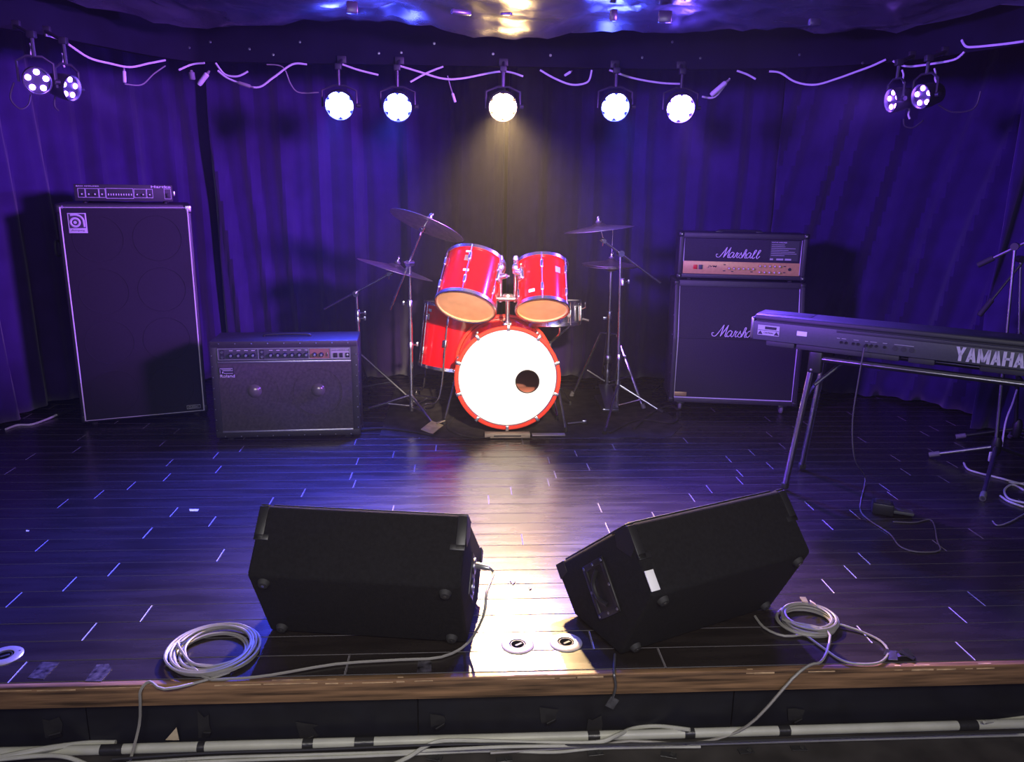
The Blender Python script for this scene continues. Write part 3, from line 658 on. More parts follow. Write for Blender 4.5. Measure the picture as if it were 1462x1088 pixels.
bm = B(); rect_frame(bm, -(w_-0.08)/2, (w_-0.08)/2, 0.441, 0.503, 0.016, 0.004, 0.006); obj('panel_frame', bm, silver_m, cp)
for x in (-.135, .125, .235):
    bm = B(); rbox(bm, (x, 0.017, 0.472), (0.004, 0.005, 0.060)); obj('divider', bm, silver_m, cp)
for x in (-.318, -.116):
    bm = B(); rbox(bm, (x, 0.018, 0.470), (0.022, 0.004, 0.050)); jp = obj('input_plate', bm, dark_ink, cp)
    for dz in (-.013, .013): bm = B(); lathe(bm, [(.008, 0), (.007, .003), (.004, .003), (.004, .001), (0, .001)], 10, M=frontM(x, .016, .470+dz)); obj('jack', bm, steel_m, jp)
for x in [-.272, -.234, -.196, -.160] + [-.070+i*.0365 for i in range(6)]: knob(cp, x, .019, .466, .0125, .018, black_pl, silver_m)
bm = B(); rbox(bm, (.18, .018, .472), (.10, .003, .054)); obj('orange_panel', bm, mat('copper_panel', (.30, .16, .10), .45), cp)
for x in (.155, .19): knob(cp, x, .017, .466, .0125, .018, black_pl, silver_m)
bm = B(); rbox(bm, (.222, .012, .468), (.004, .014, .020), .001); obj('toggle', bm, steel_m, cp)
bm = B(); rbox(bm, (.289, .018, .472), (.100, .003, .054)); sp = obj('switch_panel', bm, label_m, cp)
for x, ww in ((.262, .022), (.292, .018), (.325, .020)):
    bm = B(); rbox(bm, (x, .014, .462), (ww, .008, .024), .002); obj('rocker', bm, dark_ink, sp)
bm = B(); lathe(bm, [(0, .008), (.006, .006), (.007, 0)], 10, M=frontM(.325, .011, .464)); obj('pilot_lamp', bm, silver_m, sp)
text('model_lettering', 'JAZZ CHORUS-120', dark_ink, sp, frontM(.243, .0162, .483), width=.09, height=.010)
for gx in (-.272, -.234, -.196, -.160, -.070, -.0335, .003, .0395, .076, .1125, .155, .19):
    bm = B(); rbox(bm, (gx, .0185, .491), (.018, .001, .003)); obj('knob_legend', bm, letter_m, cp)
# logo plate and emblem
bm = B(); rbox(bm, (-.300, .012, .385), (.074, .006, .034), .001); lg = obj('logo_plate', bm, dark_ink, gr)
def em(pts): return [(x, .0085, z) for x, z in pts]
bm = B(); rbox(bm, (0, 0, 0), (0.0001, 0.0001, 0.0001), M=T(-.3, .0095, .385)); tube(bm, em([(-.332, .372), (-.332, .398), (-.268, .398), (-.268, .386), (-.318, .386), (-.318, .378), (-.322, .372)]), .0013, 5)
tube(bm, em([(-.322, .379), (-.31, .372), (-.268, .372)]), .0013, 5); tube(bm, em([(-.324, .392), (-.276, .392)]), .0010, 5); obj('emblem', bm, letter_m, lg)
text('lettering', 'Roland', letter_m, gr, frontM(-.335, .0155, .348), width=.074, height=.016, bold=0.01)
for i in range(9):
    for zz, yy in ((h_-0.012, 0.0095), (0.024, 0.0095)):
        bm = B(); lathe(bm, [(0, .0018), (.003, .0012), (.0035, 0)], 8, M=frontM(-.33+i*.0825, yy, zz)); obj('rivet', bm, steel_m, t)
for i in range(8):
    for sx in (-1, 1):
        bm = B(); lathe(bm, [(0, .0018), (.003, .0012), (.0035, 0)], 8, M=frontM(sx*(w_/2-.010), .0095, .06+i*.058)); obj('rivet', bm, steel_m, t)
for i in range(7):
    bm = B(); lathe(bm, [(0, .0018), (.003, .0012), (.0035, 0)], 8, M=T(w_/2, .03, .06+i*.062) @ Matrix.Rotation(PI/2, 4, 'Y')); obj('rivet', bm, steel_m, t)
bm = B(); tube(bm, smooth_path([(-.12, .14, h_+.002), (-.11, .14, h_+.010), (0, .14, h_+.013), (.11, .14, h_+.010), (.12, .14, h_+.002)], 4), .0065, 8); obj('handle', bm, black_pl, t)
for sx in (-1, 1):
    for yy in (.05, .24): bm = B(); lathe(bm, [(.016, 0), (.02, .014), (0, .014)], 10, M=T(sx*.31, yy, 0)); obj('foot', bm, rubber_m, t)

# ------------------------------------------------------------------ guitar stack: slanted cabinet and head
SCRIPT = [[(490, 318), (474, 318), (470, 335), (484, 350), (510, 345), (545, 300), (590, 236)], [(590, 236), (562, 325), (552, 352)], [(552, 352), (590, 300), (632, 236)], [(632, 236), (604, 325), (600, 348), (612, 352), (625, 342)]]
LA = [[(668, 300), (650, 292), (628, 310), (616, 335), (622, 352), (640, 348), (662, 320), (672, 298)], [(672, 298), (658, 340), (664, 353), (680, 342)]]
SCRIPT += LA + [[(680, 342), (700, 300), (708, 290)], [(708, 290), (704, 303), (716, 306), (726, 300)], [(716, 304), (700, 338), (704, 352), (718, 346)],
  [(718, 346), (745, 305), (752, 290)], [(752, 290), (748, 305), (760, 330), (752, 352), (734, 353), (726, 343)], [(752, 351), (772, 335)],
  [(772, 335), (800, 285), (808, 264), (798, 260), (780, 300), (762, 353)], [(764, 345), (785, 308), (800, 300), (802, 312), (790, 345), (798, 354), (812, 344)]]
SCRIPT += [[(x+190, y) for x, y in s] for s in LA]
LL = [(868, 342), (893, 305), (915, 275), (914, 262), (900, 270), (882, 320), (876, 348), (886, 356), (902, 344)]
SCRIPT += [LL, [(x+46, y) for x, y in LL[:-1]]+[(958, 330)]]
def script_logo(parent, width, x0, y, z0, m, tilt=None):
    s = width/498.0; bm = B()
    for st in SCRIPT:
        pts = smooth_path([((px_-470)*s, 0, (356-pz_)*s) for px_, pz_ in st], 5)
        tube(bm, pts, [4.6*s*(0.8+0.35*abs(math.sin(i*0.35))) for i in range(len(pts))], 6)
    for v in bm.verts: v.co.y *= 0.8
    bm.transform(T(x0, y, z0) @ (tilt or Matrix.Identity(4))); return obj('script_lettering', bm, m, parent)
GX, GY, GYAW = 1.654, 4.541, -0.158
t = thing('guitar_cabinet', 'black slant-front guitar speaker cabinet on castors under the amplifier head', 'speaker', (GX, GY, 0.0), GYAW)
z0, w_ = 0.064, 0.77
fr = 0.026; zs, ztop, yt = 0.40+z0, 0.745+z0, 0.085
side = [(0.0, z0), (0.36, z0), (0.36, ztop), (yt, ztop), (0.0, zs)]
bm = B()
for sx in (-1, 1): prism(bm, side, sx*w_/2-(fr if sx > 0 else 0), sx*w_/2+(fr if sx < 0 else 0), 0.006)
rbox(bm, (0, 0.18, z0+fr/2), (w_-0.01, 0.352, fr), 0.004); prism(bm, [(yt-.004, ztop-fr-.008), (yt, ztop), (0.36, ztop), (0.36, ztop-fr)], -w_/2+fr-.002, w_/2-fr+.002, 0.001); rbox(bm, (0, 0.345, (z0+ztop)/2), (w_-0.03, 0.02, ztop-z0-.03)); cab = obj('case', bm, tolex_g, t)
bm = B(); rbox(bm, (0, 0.018, (z0+fr+zs)/2), (w_-2*fr-.012, 0.010, zs-z0-fr), .001); gl = obj('lower_grille', bm, cloth_m, t)
e = Vector((0, yt, ztop-zs)).normalized(); ang = -math.atan2(yt, ztop-zs)
Mt = T(0, 0.018, zs) @ Matrix.Rotation(ang, 4, 'X'); hl_ = math.hypot(yt, ztop-zs)
bm = B(); rbox(bm, (0, 0, (hl_-fr)/2), (w_-2*fr-.012, 0.010, hl_-fr), .001, M=Mt); gu = obj('upper_grille', bm, cloth_m, t)
xa = w_/2-fr-.004
bm = B(); tube(bm, [(-xa, .012, zs), (-xa, .012, z0+fr+.004), (xa, .012, z0+fr+.004), (xa, .012, zs)], .0045, 6)
pt = [Mt @ Vector(p) for p in ((-xa, -.006, 0), (-xa, -.006, hl_-fr-.004), (xa, -.006, hl_-fr-.004), (xa, -.006, 0))]; tube(bm, pt, .0045, 6); obj('piping', bm, piping_m, t)
script_logo(gu, 0.30, -.155, .006, zs+.018, piping_m, Matrix.Rotation(ang, 4, 'X'))
bm = B(); rbox(bm, (-.318, .010, z0+fr+.025), (.075, .004, .026), .001); obj('brass_badge', bm, brass_m, t)
for sx in (-1, 1):
    for (yy, zz) in ((.014, z0+.014), (yt+.012, ztop-.0185), (.348, z0+.014), (.348, ztop-.0185)):
        bm = B(); rbox(bm, (sx*(w_/2-.012), yy, zz), (.036, .036, .036), .010, 3); obj('corner', bm, black_pl, t)
    for yy in (.06, .30):
        ca_ = B(); rbox(ca_, (sx*.31, yy, .056), (.05, .05, .014), .003); tube(ca_, [(sx*.31-.016, yy, .05), (sx*.31-.016, yy+.01, .026)], .004, 6); tube(ca_, [(sx*.31+.016, yy, .05), (sx*.31+.016, yy+.01, .026)], .004, 6); cs = obj('castor', ca_, steel_m, t)
        bm = B(); lathe(bm, [(0, -.010), (.020, -.010), (.025, -.005), (.025, .005), (.020, .010), (0, .010)], 18, M=T(sx*.31, yy+.01, .025) @ Matrix.Rotation(PI/2, 4, 'Y')); obj('wheel', bm, grey_rub, cs)
for i in range(5):
    bm = B(); lathe(bm, [(0, .002), (.004, .001), (.0045, 0)], 8, M=T(-w_/2, .05, .12+i*.12) @ Matrix.Rotation(-PI/2, 4, 'Y')); obj('screw', bm, steel_m, t)

t = thing('amplifier_head', 'black amplifier head with gold control panel on the slant-front cabinet', 'amplifier', (1.672, 4.640, ztop), -0.175)
w_, h_, d_ = 0.75, 0.278, 0.215
bm = B(); rbox(bm, (0, d_/2, h_-.010), (w_, d_, .036), .009); rbox(bm, (0, d_/2, .026), (w_, d_, .026), .006)
for sx in (-1, 1): rbox(bm, (sx*(w_/2-.014), d_/2, h_/2+.01), (.028, d_, h_-.016), .008)
rbox(bm, (0, d_-.02, h_/2), (w_-.04, .02, h_-.06)); obj('case', bm, tolex_g, t)
bm = B(); rbox(bm, (0, .016, .183), (w_-.060, .008, .150), .001); fg = obj('front_grille', bm, cloth_m, t)
bm = B(); tube(bm, [(-.343, .010, .112), (-.343, .010, .256), (.343, .010, .256), (.343, .010, .044)], .0036, 6); obj('piping', bm, piping_m, t)
bm = B(); rbox(bm, (0, .012, .077), (w_-.062, .010, .076), .002); gp_ = obj('gold_panel', bm, gold_m, t)
script_logo(fg, .262, -.152, .008, .138, piping_m)
knx = [-.072+i*.0285 for i in range(6)]
for x in knx: knob(gp_, x, .007, .076, .0085, .014, gold_m, piping_m)
for i in range(5):
    for zz in (.095, .058): knob(gp_, .108+i*.029, .007, zz, .0085, .014, gold_m, piping_m)
for x, mm in ((-.272, red_sw), (-.240, kbd_m)):
    bm = B(); rbox(bm, (x, .004, .080), (.022, .010, .026), .002); obj('rocker_switch', bm, mm, gp_)
text('model_lettering', 'JVM', dark_ink, gp_, frontM(-.198, .0068, .076), width=.055, height=.015, bold=.01, shear=.2)
for x, zz in ((.255, .095), (.255, .058), (-.098, .097), (-.098, .060), (-.05, .058), (.063, .058)):
    bm = B(); rbox(bm, (x, .0065, zz), (.014, .002, .005)); obj('printed_mark', bm, dark_ink, gp_)
bm = B(); lathe(bm, [(.010, 0), (.009, .005), (.005, .005), (.005, .001), (0, .001)], 12, M=frontM(.285, .007, .078)); obj('input_jack', bm, dark_ink, gp_)
bm = B(); rbox(bm, (.245, .011, .186), (.165, .002, .118)); st = obj('notice_card', bm, kbd_d, fg)
text('notice_heading', 'GUITAR AMPLIFIER', letter_m, st, frontM(.168, .0098, .232), width=.088, height=.007)
for i, l in enumerate((.075, .08, .14, .10, .138, .148, .08)):
    bm = B(); rbox(bm, (.168+l/2, .0095, .222-i*.0105), (l, .001, .0026)); obj('notice_line', bm, label_m, st)
for x, l in ((.175, .018), (.212, .04), (.262, .036)): bm = B(); rbox(bm, (x+l/2-.01, .0095, .136), (l, .001, .010)); obj('notice_line', bm, label_m, st)
for sx in (-1, 1):
    for zz in (.024, h_-.004):
        bm = B(); rbox(bm, (sx*(w_/2-.010), .012, zz), (.034, .034, .034), .010, 3); obj('corner', bm, black_pl, t)
        bm = B(); lathe(bm, [(0, .002), (.004, .001), (.0045, 0)], 8, M=frontM(sx*(w_/2-.012), -.005, zz)); obj('screw', bm, silver_m, t)
bm = B(); tube(bm, smooth_path([(-.13, .11, h_+.004), (-.12, .11, h_+.014), (.10, .11, h_+.014), (.11, .11, h_+.004)], 4), .009, 8)
for x in (-.13, .11): rbox(bm, (x, .11, h_+.008), (.045, .03, .012), .003)
obj('handle', bm, black_pl, t)
for sx in (-1, 1):
    for yy in (.04, .17): bm = B(); lathe(bm, [(.014, 0), (.018, .015), (0, .015)], 10, M=T(sx*.3, yy, 0)); obj('foot', bm, rubber_m, t)
#NEXT
# ------------------------------------------------------------------ drums
def rod_lug(parent, ang, r, z0, z1, n_mid=True):
    x, y = math.cos(ang), math.sin(ang); bm = B()
    tube(bm, [((r+.010)*x, (r+.010)*y, z0), ((r+.010)*x, (r+.010)*y, z1)], .0032, 6); lg = obj('tension_rod', bm, chrome_m, parent)
    L = z1-z0
    for zc in ((z0+L*.25, z0+L*.75) if n_mid else ((z0+z1)/2,)):
        bm = B(); R = Matrix.Rotation(ang, 4, 'Z'); rbox(bm, (r+.008, 0, zc), (.018, .016, .05), .006, 3, M=R); obj('lug', bm, chrome_m, lg)
def drum(name, label, r, L, loc, axis, cat='drum', group='drum kit drums', spin=0.0, badge=None, shell_m=None, lugs=6, heads=(None, None), nmid=True):
    q = Vector(axis).normalized().to_track_quat('Z', 'Y'); e = (q.to_matrix() @ Matrix.Rotation(spin, 3, 'Z')).to_euler()
    t = thing(name, label, cat, loc, rot=e, group=group)
    bm = B(); lathe(bm, [(r-.006, .006), (r, .006), (r, L-.006), (r-.006, L-.006), (r-.006, .006)], 44); obj('shell', bm, shell_m or red_m, t)
    for z, nm, hm in ((0.0, 'resonant_head', heads[0] or head_c), (L, 'batter_head', heads[1] or head_w)):
        s = 1 if z > 0 else -1
        bm = B(); lathe(bm, [(0, z-s*.004), (r-.008, z-s*.004), (r-.002, z+s*.002), (r+.004, z-s*.006)], 44); obj(nm, bm, hm, t)
        bm = B(); lathe(bm, [(r+.004, z-s*.014), (r+.011, z-s*.014), (r+.012, z+s*.004), (r+.007, z+s*.007), (r+.003, z+s*.004), (r+.004, z-s*.014)], 44); obj('hoop', bm, chrome_m, t)
    for i in range(lugs): rod_lug(t, 2*PI*i/lugs+PI/lugs, r, .0, L, nmid)
    return t
def shell_plate(t, r, ang, z, wdt, hgt, m, name='badge'):
    bm = B(); n = 5; rows = []
    for k in range(2):
        rows.append([bm.verts.new(((r+.0022)*math.cos(ang+(i/n-.5)*wdt/r), (r+.0022)*math.sin(ang+(i/n-.5)*wdt/r), z+(k-.5)*hgt)) for i in range(n+1)])
    for i in range(n): bm.faces.new((rows[0][i], rows[0][i+1], rows[1][i+1], rows[1][i]))
    return obj(name, bm, m, t)
# bass drum: axis along +y, front head facing the audience
BX, BYF, BZ, BR, BL_ = 0.242, 4.130, 0.331, 0.272, 0.40
bd = thing('bass_drum', 'red bass drum with a white front head and a round port hole', 'drum', (BX, BYF, 0), group='drum kit drums')
FM = frontM(0, 0, BZ)                                   # local z -> -y
bm = B(); lathe(bm, [(BR-.008, -BL_), (BR, -BL_), (BR, -.01), (BR-.008, -.01), (BR-.008, -BL_)], 56, M=FM); obj('shell', bm, red_m, bd)
# front head with its hole, cut as a ring grid
bm = B(); hx, hz, hr = 0.108, -0.018, 0.064; seg = 64; inner = []; outer = []; mids = []
for k in range(seg):
    a = 2*PI*k/seg; inner.append(bm.verts.new((hx+hr*math.cos(a), -.004, BZ+hz+hr*math.sin(a))))
    R_ = BR+.000; dx, dz = math.cos(a), math.sin(a); bq = hx*dx+hz*dz; cq = hx*hx+hz*hz-R_*R_; tt = -bq+math.sqrt(bq*bq-cq)
    outer.append(bm.verts.new((hx+tt*dx, -.004, BZ+hz+tt*dz)))
for k in range(seg): bm.faces.new((inner[k], inner[(k+1) % seg], outer[(k+1) % seg], outer[k]))
fh = obj('front_head', bm, head_w, bd)
bm = B(); tube(bm, [(hx+hr*math.cos(a), -.005, BZ+hz+hr*math.sin(a)) for a in [2*PI*k/32 for k in range(32)]], .0035, 6, closed=True); obj('port_ring', bm, black_pl, fh)
bm = B(); lathe(bm, [(0, -BL_+.01), (BR-.01, -BL_+.01)], 40, M=FM); obj('batter_head', bm, felt_m, bd)
bm = B(); rbox(bm, (0.09, .14, BZ-.16), (.30, .16, .13), .05, 4); obj('damping_pillow', bm, mat('brown_blanket', (.35, .11, .07), .9), bd)
for y_ in (0.0, -BL_+.01):
    bm = B(); lathe(bm, [(BR-.001, y_-.012), (BR+.013, y_-.012), (BR+.018, y_-.006), (BR+.018, y_+.014), (BR+.013, y_+.018), (BR+.002, y_+.018), (BR-.001, y_-.012)], 64, M=FM); obj('hoop', bm, redhoop_m, bd)
bm = B(); lathe(bm, [(BR-.007, .006), (BR-.003, .010), (BR+.001, .006)], 64, M=FM); obj('head_rim', bm, chrome_m, bd)
for i in range(10):
    a = math.radians(18+36*i); R = T(0, 0, BZ) @ Matrix.Rotation(-a, 4, 'Y')
    bm = B(); rbox(bm, (BR+.020, .004, 0), (.012, .045, .020), .005, 3, M=R); rbox(bm, (BR+.008, -.022, 0), (.030, .008, .018), .003, M=R); cl = obj('claw_hook', bm, chrome_m, bd)
    bm = B(); tube(bm, [R @ Vector((BR+.022, .0, 0)), R @ Vector((BR+.016, .10, 0))], .0035, 6); rbox(bm, (BR+.010, .12, 0), (.020, .05, .020), .007, 3, M=R); obj('tension_lug', bm, chrome_m, cl)
for (u, v, sx, yy) in ((634, 606, -1, .20), (808, 617, 1, .10)):
    g = gp(u, v)-Vector((BX, BYF, 0)); a = Vector((sx*(BR+.006), yy, BZ-.02)); bm = B()
    tube(bm, [a+Vector((0, 0, .03)), a, Vector((g.x, g.y, .006))], .0075, 8); lg = obj('spur', bm, chrome_m, bd)
    bm = B(); rbox(bm, tuple(a), (.03, .05, .05), .010, 3); rbox(bm, tuple(a+Vector((sx*.012, -.02, .02))), (.02, .03, .012), .004); obj('spur_bracket', bm, chrome_m, lg)
    bm = B(); lathe(bm, [(0, 0), (.012, .002), (.012, .018), (.008, .03)], 10, M=T(g.x, g.y, 0)); obj('spur_tip', bm, rubber_m, lg)
# tom holder on top of the bass drum
hb = Vector((0.000, 0.10, BZ+BR))
bm = B(); rbox(bm, (hb.x, hb.y, hb.z+.008), (.05, .07, .03), .008, 3); th_ = obj('holder_base', bm, chrome_m, bd)
bm = B(); tube(bm, [hb, hb+Vector((0, 0, .150))], .0125, 12); obj('holder_post', bm, chrome_m, bd)
zt_ = BZ+BR+.150
bm = B(); rbox(bm, (hb.x, hb.y, zt_), (.125, .045, .026), .010, 3); hbk = obj('holder_bracket', bm, chrome_m, bd)
bm = B(); lathe(bm, [(.03, 0), (.026, .012), (0, .016)], 16, M=T(hb.x, hb.y, zt_+.012)); obj('bracket_cap', bm, silver_m, hbk)
for sx in (-1, 1):
    x = hb.x+sx*.040; bm = B(); tube(bm, [(x, hb.y, zt_-.02), (x, hb.y, zt_+.185)], .0095, 10); hr_ = obj('holder_rod', bm, chrome_m, bd)
    bm = B(); lathe(bm, [(0, -.02), (.017, -.018), (.022, 0), (.017, .018), (.012, .024), (.012, .04), (.016, .046), (.012, .066), (0, .07)], 14, M=T(x, hb.y, zt_+.165)); obj('ball_clamp', bm, chrome_m, hr_)
    bm = B(); tube(bm, [(x, hb.y, zt_+.165), (x+sx*.055, hb.y-.005, zt_+.150)], .010, 10); obj('tom_arm', bm, chrome_m, hr_)
# rack toms tilted back towards the drummer
p = py(664.5, 438, 4.14)
tl = drum('rack_tom', 'larger red rack tom tilted back above the left of the bass drum', .158, .285, p, (.20, .60, .77), lugs=6, spin=math.radians(8))
p2 = py(774.5, 443, 4.16)
tr = drum('rack_tom', 'smaller red rack tom tilted back above the right of the bass drum', .138, .272, p2, (.015, .57, .81), lugs=6, spin=math.radians(-4))
def local_ang(t, L):                                     # azimuth on the shell that faces the camera
    t_m = t.rotation_euler.to_matrix(); d = t_m.transposed() @ (CAM-t.location); return math.atan2(d.y, d.x)
la = local_ang(tl, 0); ra = local_ang(tr, 0)
sgn = 1
shell_plate(tl, .158, la-.30, .205, .032, .034, brass_m); shell_plate(tl, .158, la-.32, .245, .028, .012, white_m, 'sticker'); shell_plate(tl, .158, la-.26, .130, .030, .014, white_m, 'sticker')
shell_plate(tr, .138, la+.50-.06, .185, .032, .034, mat('blue_badge', (.25, .32, .5), .4)); shell_plate(tr, .138, ra-.40, .055, .034, .018, white_m, 'sticker')
for t_, a_, r_, z_ in ((tl, la+.95, .158, .17), (tr, ra-.85, .138, .17)):
    R = Matrix.Rotation(a_, 4, 'Z'); bm = B(); rbox(bm, (r_+.010, 0, z_), (.022, .05, .075), .010, 3, M=R); lathe(bm, [(0, .045), (.012, .045), (.016, .02), (.016, 0)], 12, M=R @ T(r_+.012, 0, z_) @ Matrix.Rotation(PI/2, 4, 'Y')); tube(bm, [R @ Vector((r_+.02, .02, z_+.02)), R @ Vector((r_+.045, .045, z_+.03))], .005, 6); obj('tom_mount', bm, chrome_m, t_)
# floor tom on bent legs
pf = py(646, 524, 4.72)
ft = drum('floor_tom', 'large red floor tom standing left behind the bass drum', .205, .385, pf, (.11, .10, 1.0), lugs=8, spin=math.radians(10))
fa = local_ang(ft, 0)
shell_plate(ft, .205, fa-1.02, .30, .03, .034, label_m); shell_plate(ft, .205, fa-.95, .34, .03, .016, white_m, 'sticker')
inv = (Matrix.Translation(pf) @ ft.rotation_euler.to_matrix().to_4x4()).inverted()
for k, (da, foot) in enumerate(((-.25, gp(606, 592)), (2.0, Vector((pf.x+.26, pf.y+.2, 0))), (-2.3, Vector((pf.x-.24, pf.y+.22, 0))))):
    foot = Vector((foot.x, foot.y, .012)); an = fa+da
    top = Vector(((.205+.022)*math.cos(an), (.205+.022)*math.sin(an), .20)); low = Vector((top.x, top.y, -.16)); fl = inv @ foot
    bm = B(); tube(bm, smooth_path([top+Vector((0, 0, .06)), top, low, fl+Vector((0, 0, .05)), fl], 4), .0058, 8); lg = obj('leg', bm, chrome_m, ft)
    bm = B(); rbox(bm, tuple(top-Vector((0, 0, .04))), (.03, .03, .05), .008, 3); obj('leg_bracket', bm, chrome_m, lg)
    bm = B(); lathe(bm, [(0, -.012), (.011, -.010), (.011, .02), (.006, .025)], 10, M=T(*fl)); obj('leg_tip', bm, rubber_m, lg)
# snare on its basket stand behind the right tom
ps = py(786, 462, 4.62)
sn = drum('snare_drum', 'chrome snare drum half hidden behind the smaller right rack tom', .172, .135, ps, (-.02, .10, 1), shell_m=chrome_m, lugs=8, heads=(head_w, head_w), nmid=False)
an = local_ang(sn, 0)+1.25; R = Matrix.Rotation(an, 4, 'Z'); bm = B(); rbox(bm, (.190, 0, .065), (.02, .05, .095), .006, 3, M=R); tube(bm, [R @ Vector((.20, -.02, .09)), R @ Vector((.225, -.03, .10)), R @ Vector((.225, -.03, .13))], .004, 6); tube(bm, [R @ Vector((.20, .0, .03)), R @ Vector((.235, .01, .02))], .008, 8); obj('strainer', bm, chrome_m, sn)
ss = thing('snare_stand', 'chrome basket stand carrying the snare behind the bass drum', 'drum stand', (ps.x, ps.y, 0), group='drum hardware')
zb_ = ps.z-.02
bm = B(); tube(bm, [(0, 0, .12), (0, 0, zb_-.09)], .011, 10); obj('post', bm, chrome_m, ss)
for k in range(3):
    a = math.radians(40+120*k); c_, s_ = math.cos(a), math.sin(a)
    bm = B(); tube(bm, smooth_path([(0, 0, zb_-.10), (.10*c_, .10*s_, zb_-.05), (.185*c_, .185*s_, zb_-.008), (.196*c_, .196*s_, zb_+.03)], 4), .006, 8); obj('basket_arm', bm, chrome_m, ss)
    bm = B(); tube(bm, [(0, 0, .26), (.20*c_, .20*s_, .01)], .007, 8); lg = obj('leg', bm, chrome_m, ss)
    bm = B(); tube(bm, [(0, 0, .12), (.11*c_, .11*s_, .125)], .005, 6); obj('brace', bm, chrome_m, lg)
    bm = B(); lathe(bm, [(0, 0), (.012, .002), (.012, .02), (.006, .03)], 10, M=T(.20*c_, .20*s_, 0)); obj('rubber_tip', bm, rubber_m, lg)

# ------------------------------------------------------------------ cymbals and stands
def cymbal(label, c, normal, r, group='cymbals'):
    q = Vector(normal).normalized().to_track_quat('Z', 'Y'); t = thing('cymbal', label, 'cymbal', c, rot=q.to_euler(), group=group)
    prof = [(.006, .012), (r*.05, .012)] + [(r*.06, .0115), (r*.12, .007), (r*.18, .000), (r*.21, -.004), (r*.5, -.012), (r*.8, -.020), (r, -.027), (r, -.0285), (r*.8, -.0215), (r*.5, -.0135), (r*.21, -.0055), (r*.17, -.002), (.006, .0105), (.006, .012)]
    bm = B(); lathe(bm, prof, 56); obj('plate', bm, cymbal_m, t)
    bm = B(); lathe(bm, [(0, .045), (.010, .045), (.012, .04), (.012, .030), (.017, .028), (.017, .016), (0, .012)], 14); rbox(bm, (0, 0, .042), (.040, .008, .014), .003); wn = obj('wing_nut', bm, chrome_m, t)
    bm = B(); lathe(bm, [(.016, .024), (.018, .020), (.018, .014), (.012, .012)], 14); obj('felt_washer', bm, grey_rub, wn)
    return t
def tripod(t, base_z, spread_z, feet, low_z, r=.0095, m=chrome_m):
    for f in feet:
        f = Vector((f[0], f[1], .010)); bm = B()
        tube(bm, [(0, 0, spread_z), f*0.985], r*.85, 8); lg = obj('leg', bm, m, t)
        bm = B(); md = Vector((0, 0, spread_z)).lerp(f, .55); tube(bm, [(0, 0, low_z), md], r*.6, 6); obj('brace', bm, m, lg)
        bm = B(); d = (f-Vector((0, 0, spread_z))).normalized(); tube(bm, [f-d*.035, f+d*.004], .0125, 10); obj('rubber_tip', bm, rubber_m, lg)
def collar(t, z, r=.017, m=chrome_m, wing=True, ang=0.5):
    bm = B(); lathe(bm, [(r*.7, -.022), (r, -.020), (r, .018), (r*.7, .024)], 14, M=T(0, 0, z)); 
    if wing: c_, s_ = math.cos(ang), math.sin(ang); tube(bm, [(0, 0, z), (.035*c_, .035*s_, z)], .005, 6); rbox(bm, (.042*c_, .042*s_, z), (.014, .008, .026), .003)
    obj('collar', bm, m, t)
def boom_stand(label, base, pole_top, boom_a, boom_b, feet, spread_z, low_z, collars, group='drum hardware', legm=None):
    # base: floor point; pole_top: world point; boom from a (counter end) to b (cymbal end), world points
    t = thing('cymbal_stand', label, 'cymbal stand', (base.x, base.y, 0), group=group); o = Vector((base.x, base.y, 0))
    pt = pole_top-o
    bm = B(); tube(bm, [(0, 0, low_z-.03), (0, 0, spread_z+.10), Vector((0, 0, spread_z+.10)).lerp(pt, .5)], .0125, 12); obj('lower_tube', bm, chrome_m, t)
    bm = B(); tube(bm, [Vector((0, 0, spread_z+.10)).lerp(pt, .45), pt], .0095, 12); obj('upper_tube', bm, chrome_m, t)
    bm = B(); lathe(bm, [(.015, -.03), (.017, 0), (.015, .03)], 12, M=T(0, 0, spread_z)); lathe(bm, [(.014, -.02), (.016, 0), (.014, .02)], 12, M=T(0, 0, low_z)); obj('leg_hub', bm, chrome_m, t)
    for f, an in collars:
        bm_z = (spread_z+.10)+(pt.z-spread_z-.10)*f; collar(t, bm_z, .016, chrome_m, True, an)
    a, b = boom_a-o, boom_b-o
    bm = B(); tube(bm, [a, b], .0075, 10); bo = obj('boom_arm', bm, chrome_m, t)
    bm = B(); d = (b-a).normalized(); s = d.cross(Vector((0, 0, 1))).normalized(); tube(bm, [pt-s*.022, pt+s*.022], .019, 14); tube(bm, [pt+s*.02, pt+s*.05+Vector((0, 0, .012))], .005, 6); obj('boom_clamp', bm, chrome_m, t)
    bm = B(); tube(bm, [b-d*.01, b+d*.02], .014, 10); tube(bm, [b-s*.018, b+s*.018], .012, 10); tube(bm, [b+s*.01, b+s*.02+Vector((0, 0, -.03))], .004, 6); obj('tilter', bm, chrome_m, bo)
    tripod(t, 0, spread_z, [Vector((f.x, f.y, 0))-o for f in feet], low_z, m=legm or chrome_m)
    return t
def cym_post(t, a, b):
    o = Vector((t.location.x, t.location.y, 0)); bm = B(); tube(bm, [a-o, b-o], .0045, 8); obj('cymbal_rod', bm, chrome_m, t)
# left front crash
bA = gp(588, 590); YA = bA.y
ptA = py(585, 376, YA); a_ = py(557, 442, YA+.10); b_ = py(603, 328, YA-.06)
stA = boom_stand('chrome boom stand left of the bass drum holding the high crash cymbal', bA, ptA, a_, b_, [gp(519, 588), gp(622, 612), gp(634, 572)], .115, .045, [(.30, .5), (.66, 2.8)])
nA = Vector((.36, .26, .90)).normalized(); cA = py(612, 316, YA-.05); cymbal('large crash cymbal high on the left, tilted down to the right', cA, nA, .222)
cym_post(stA, b_, cA+nA*.05)
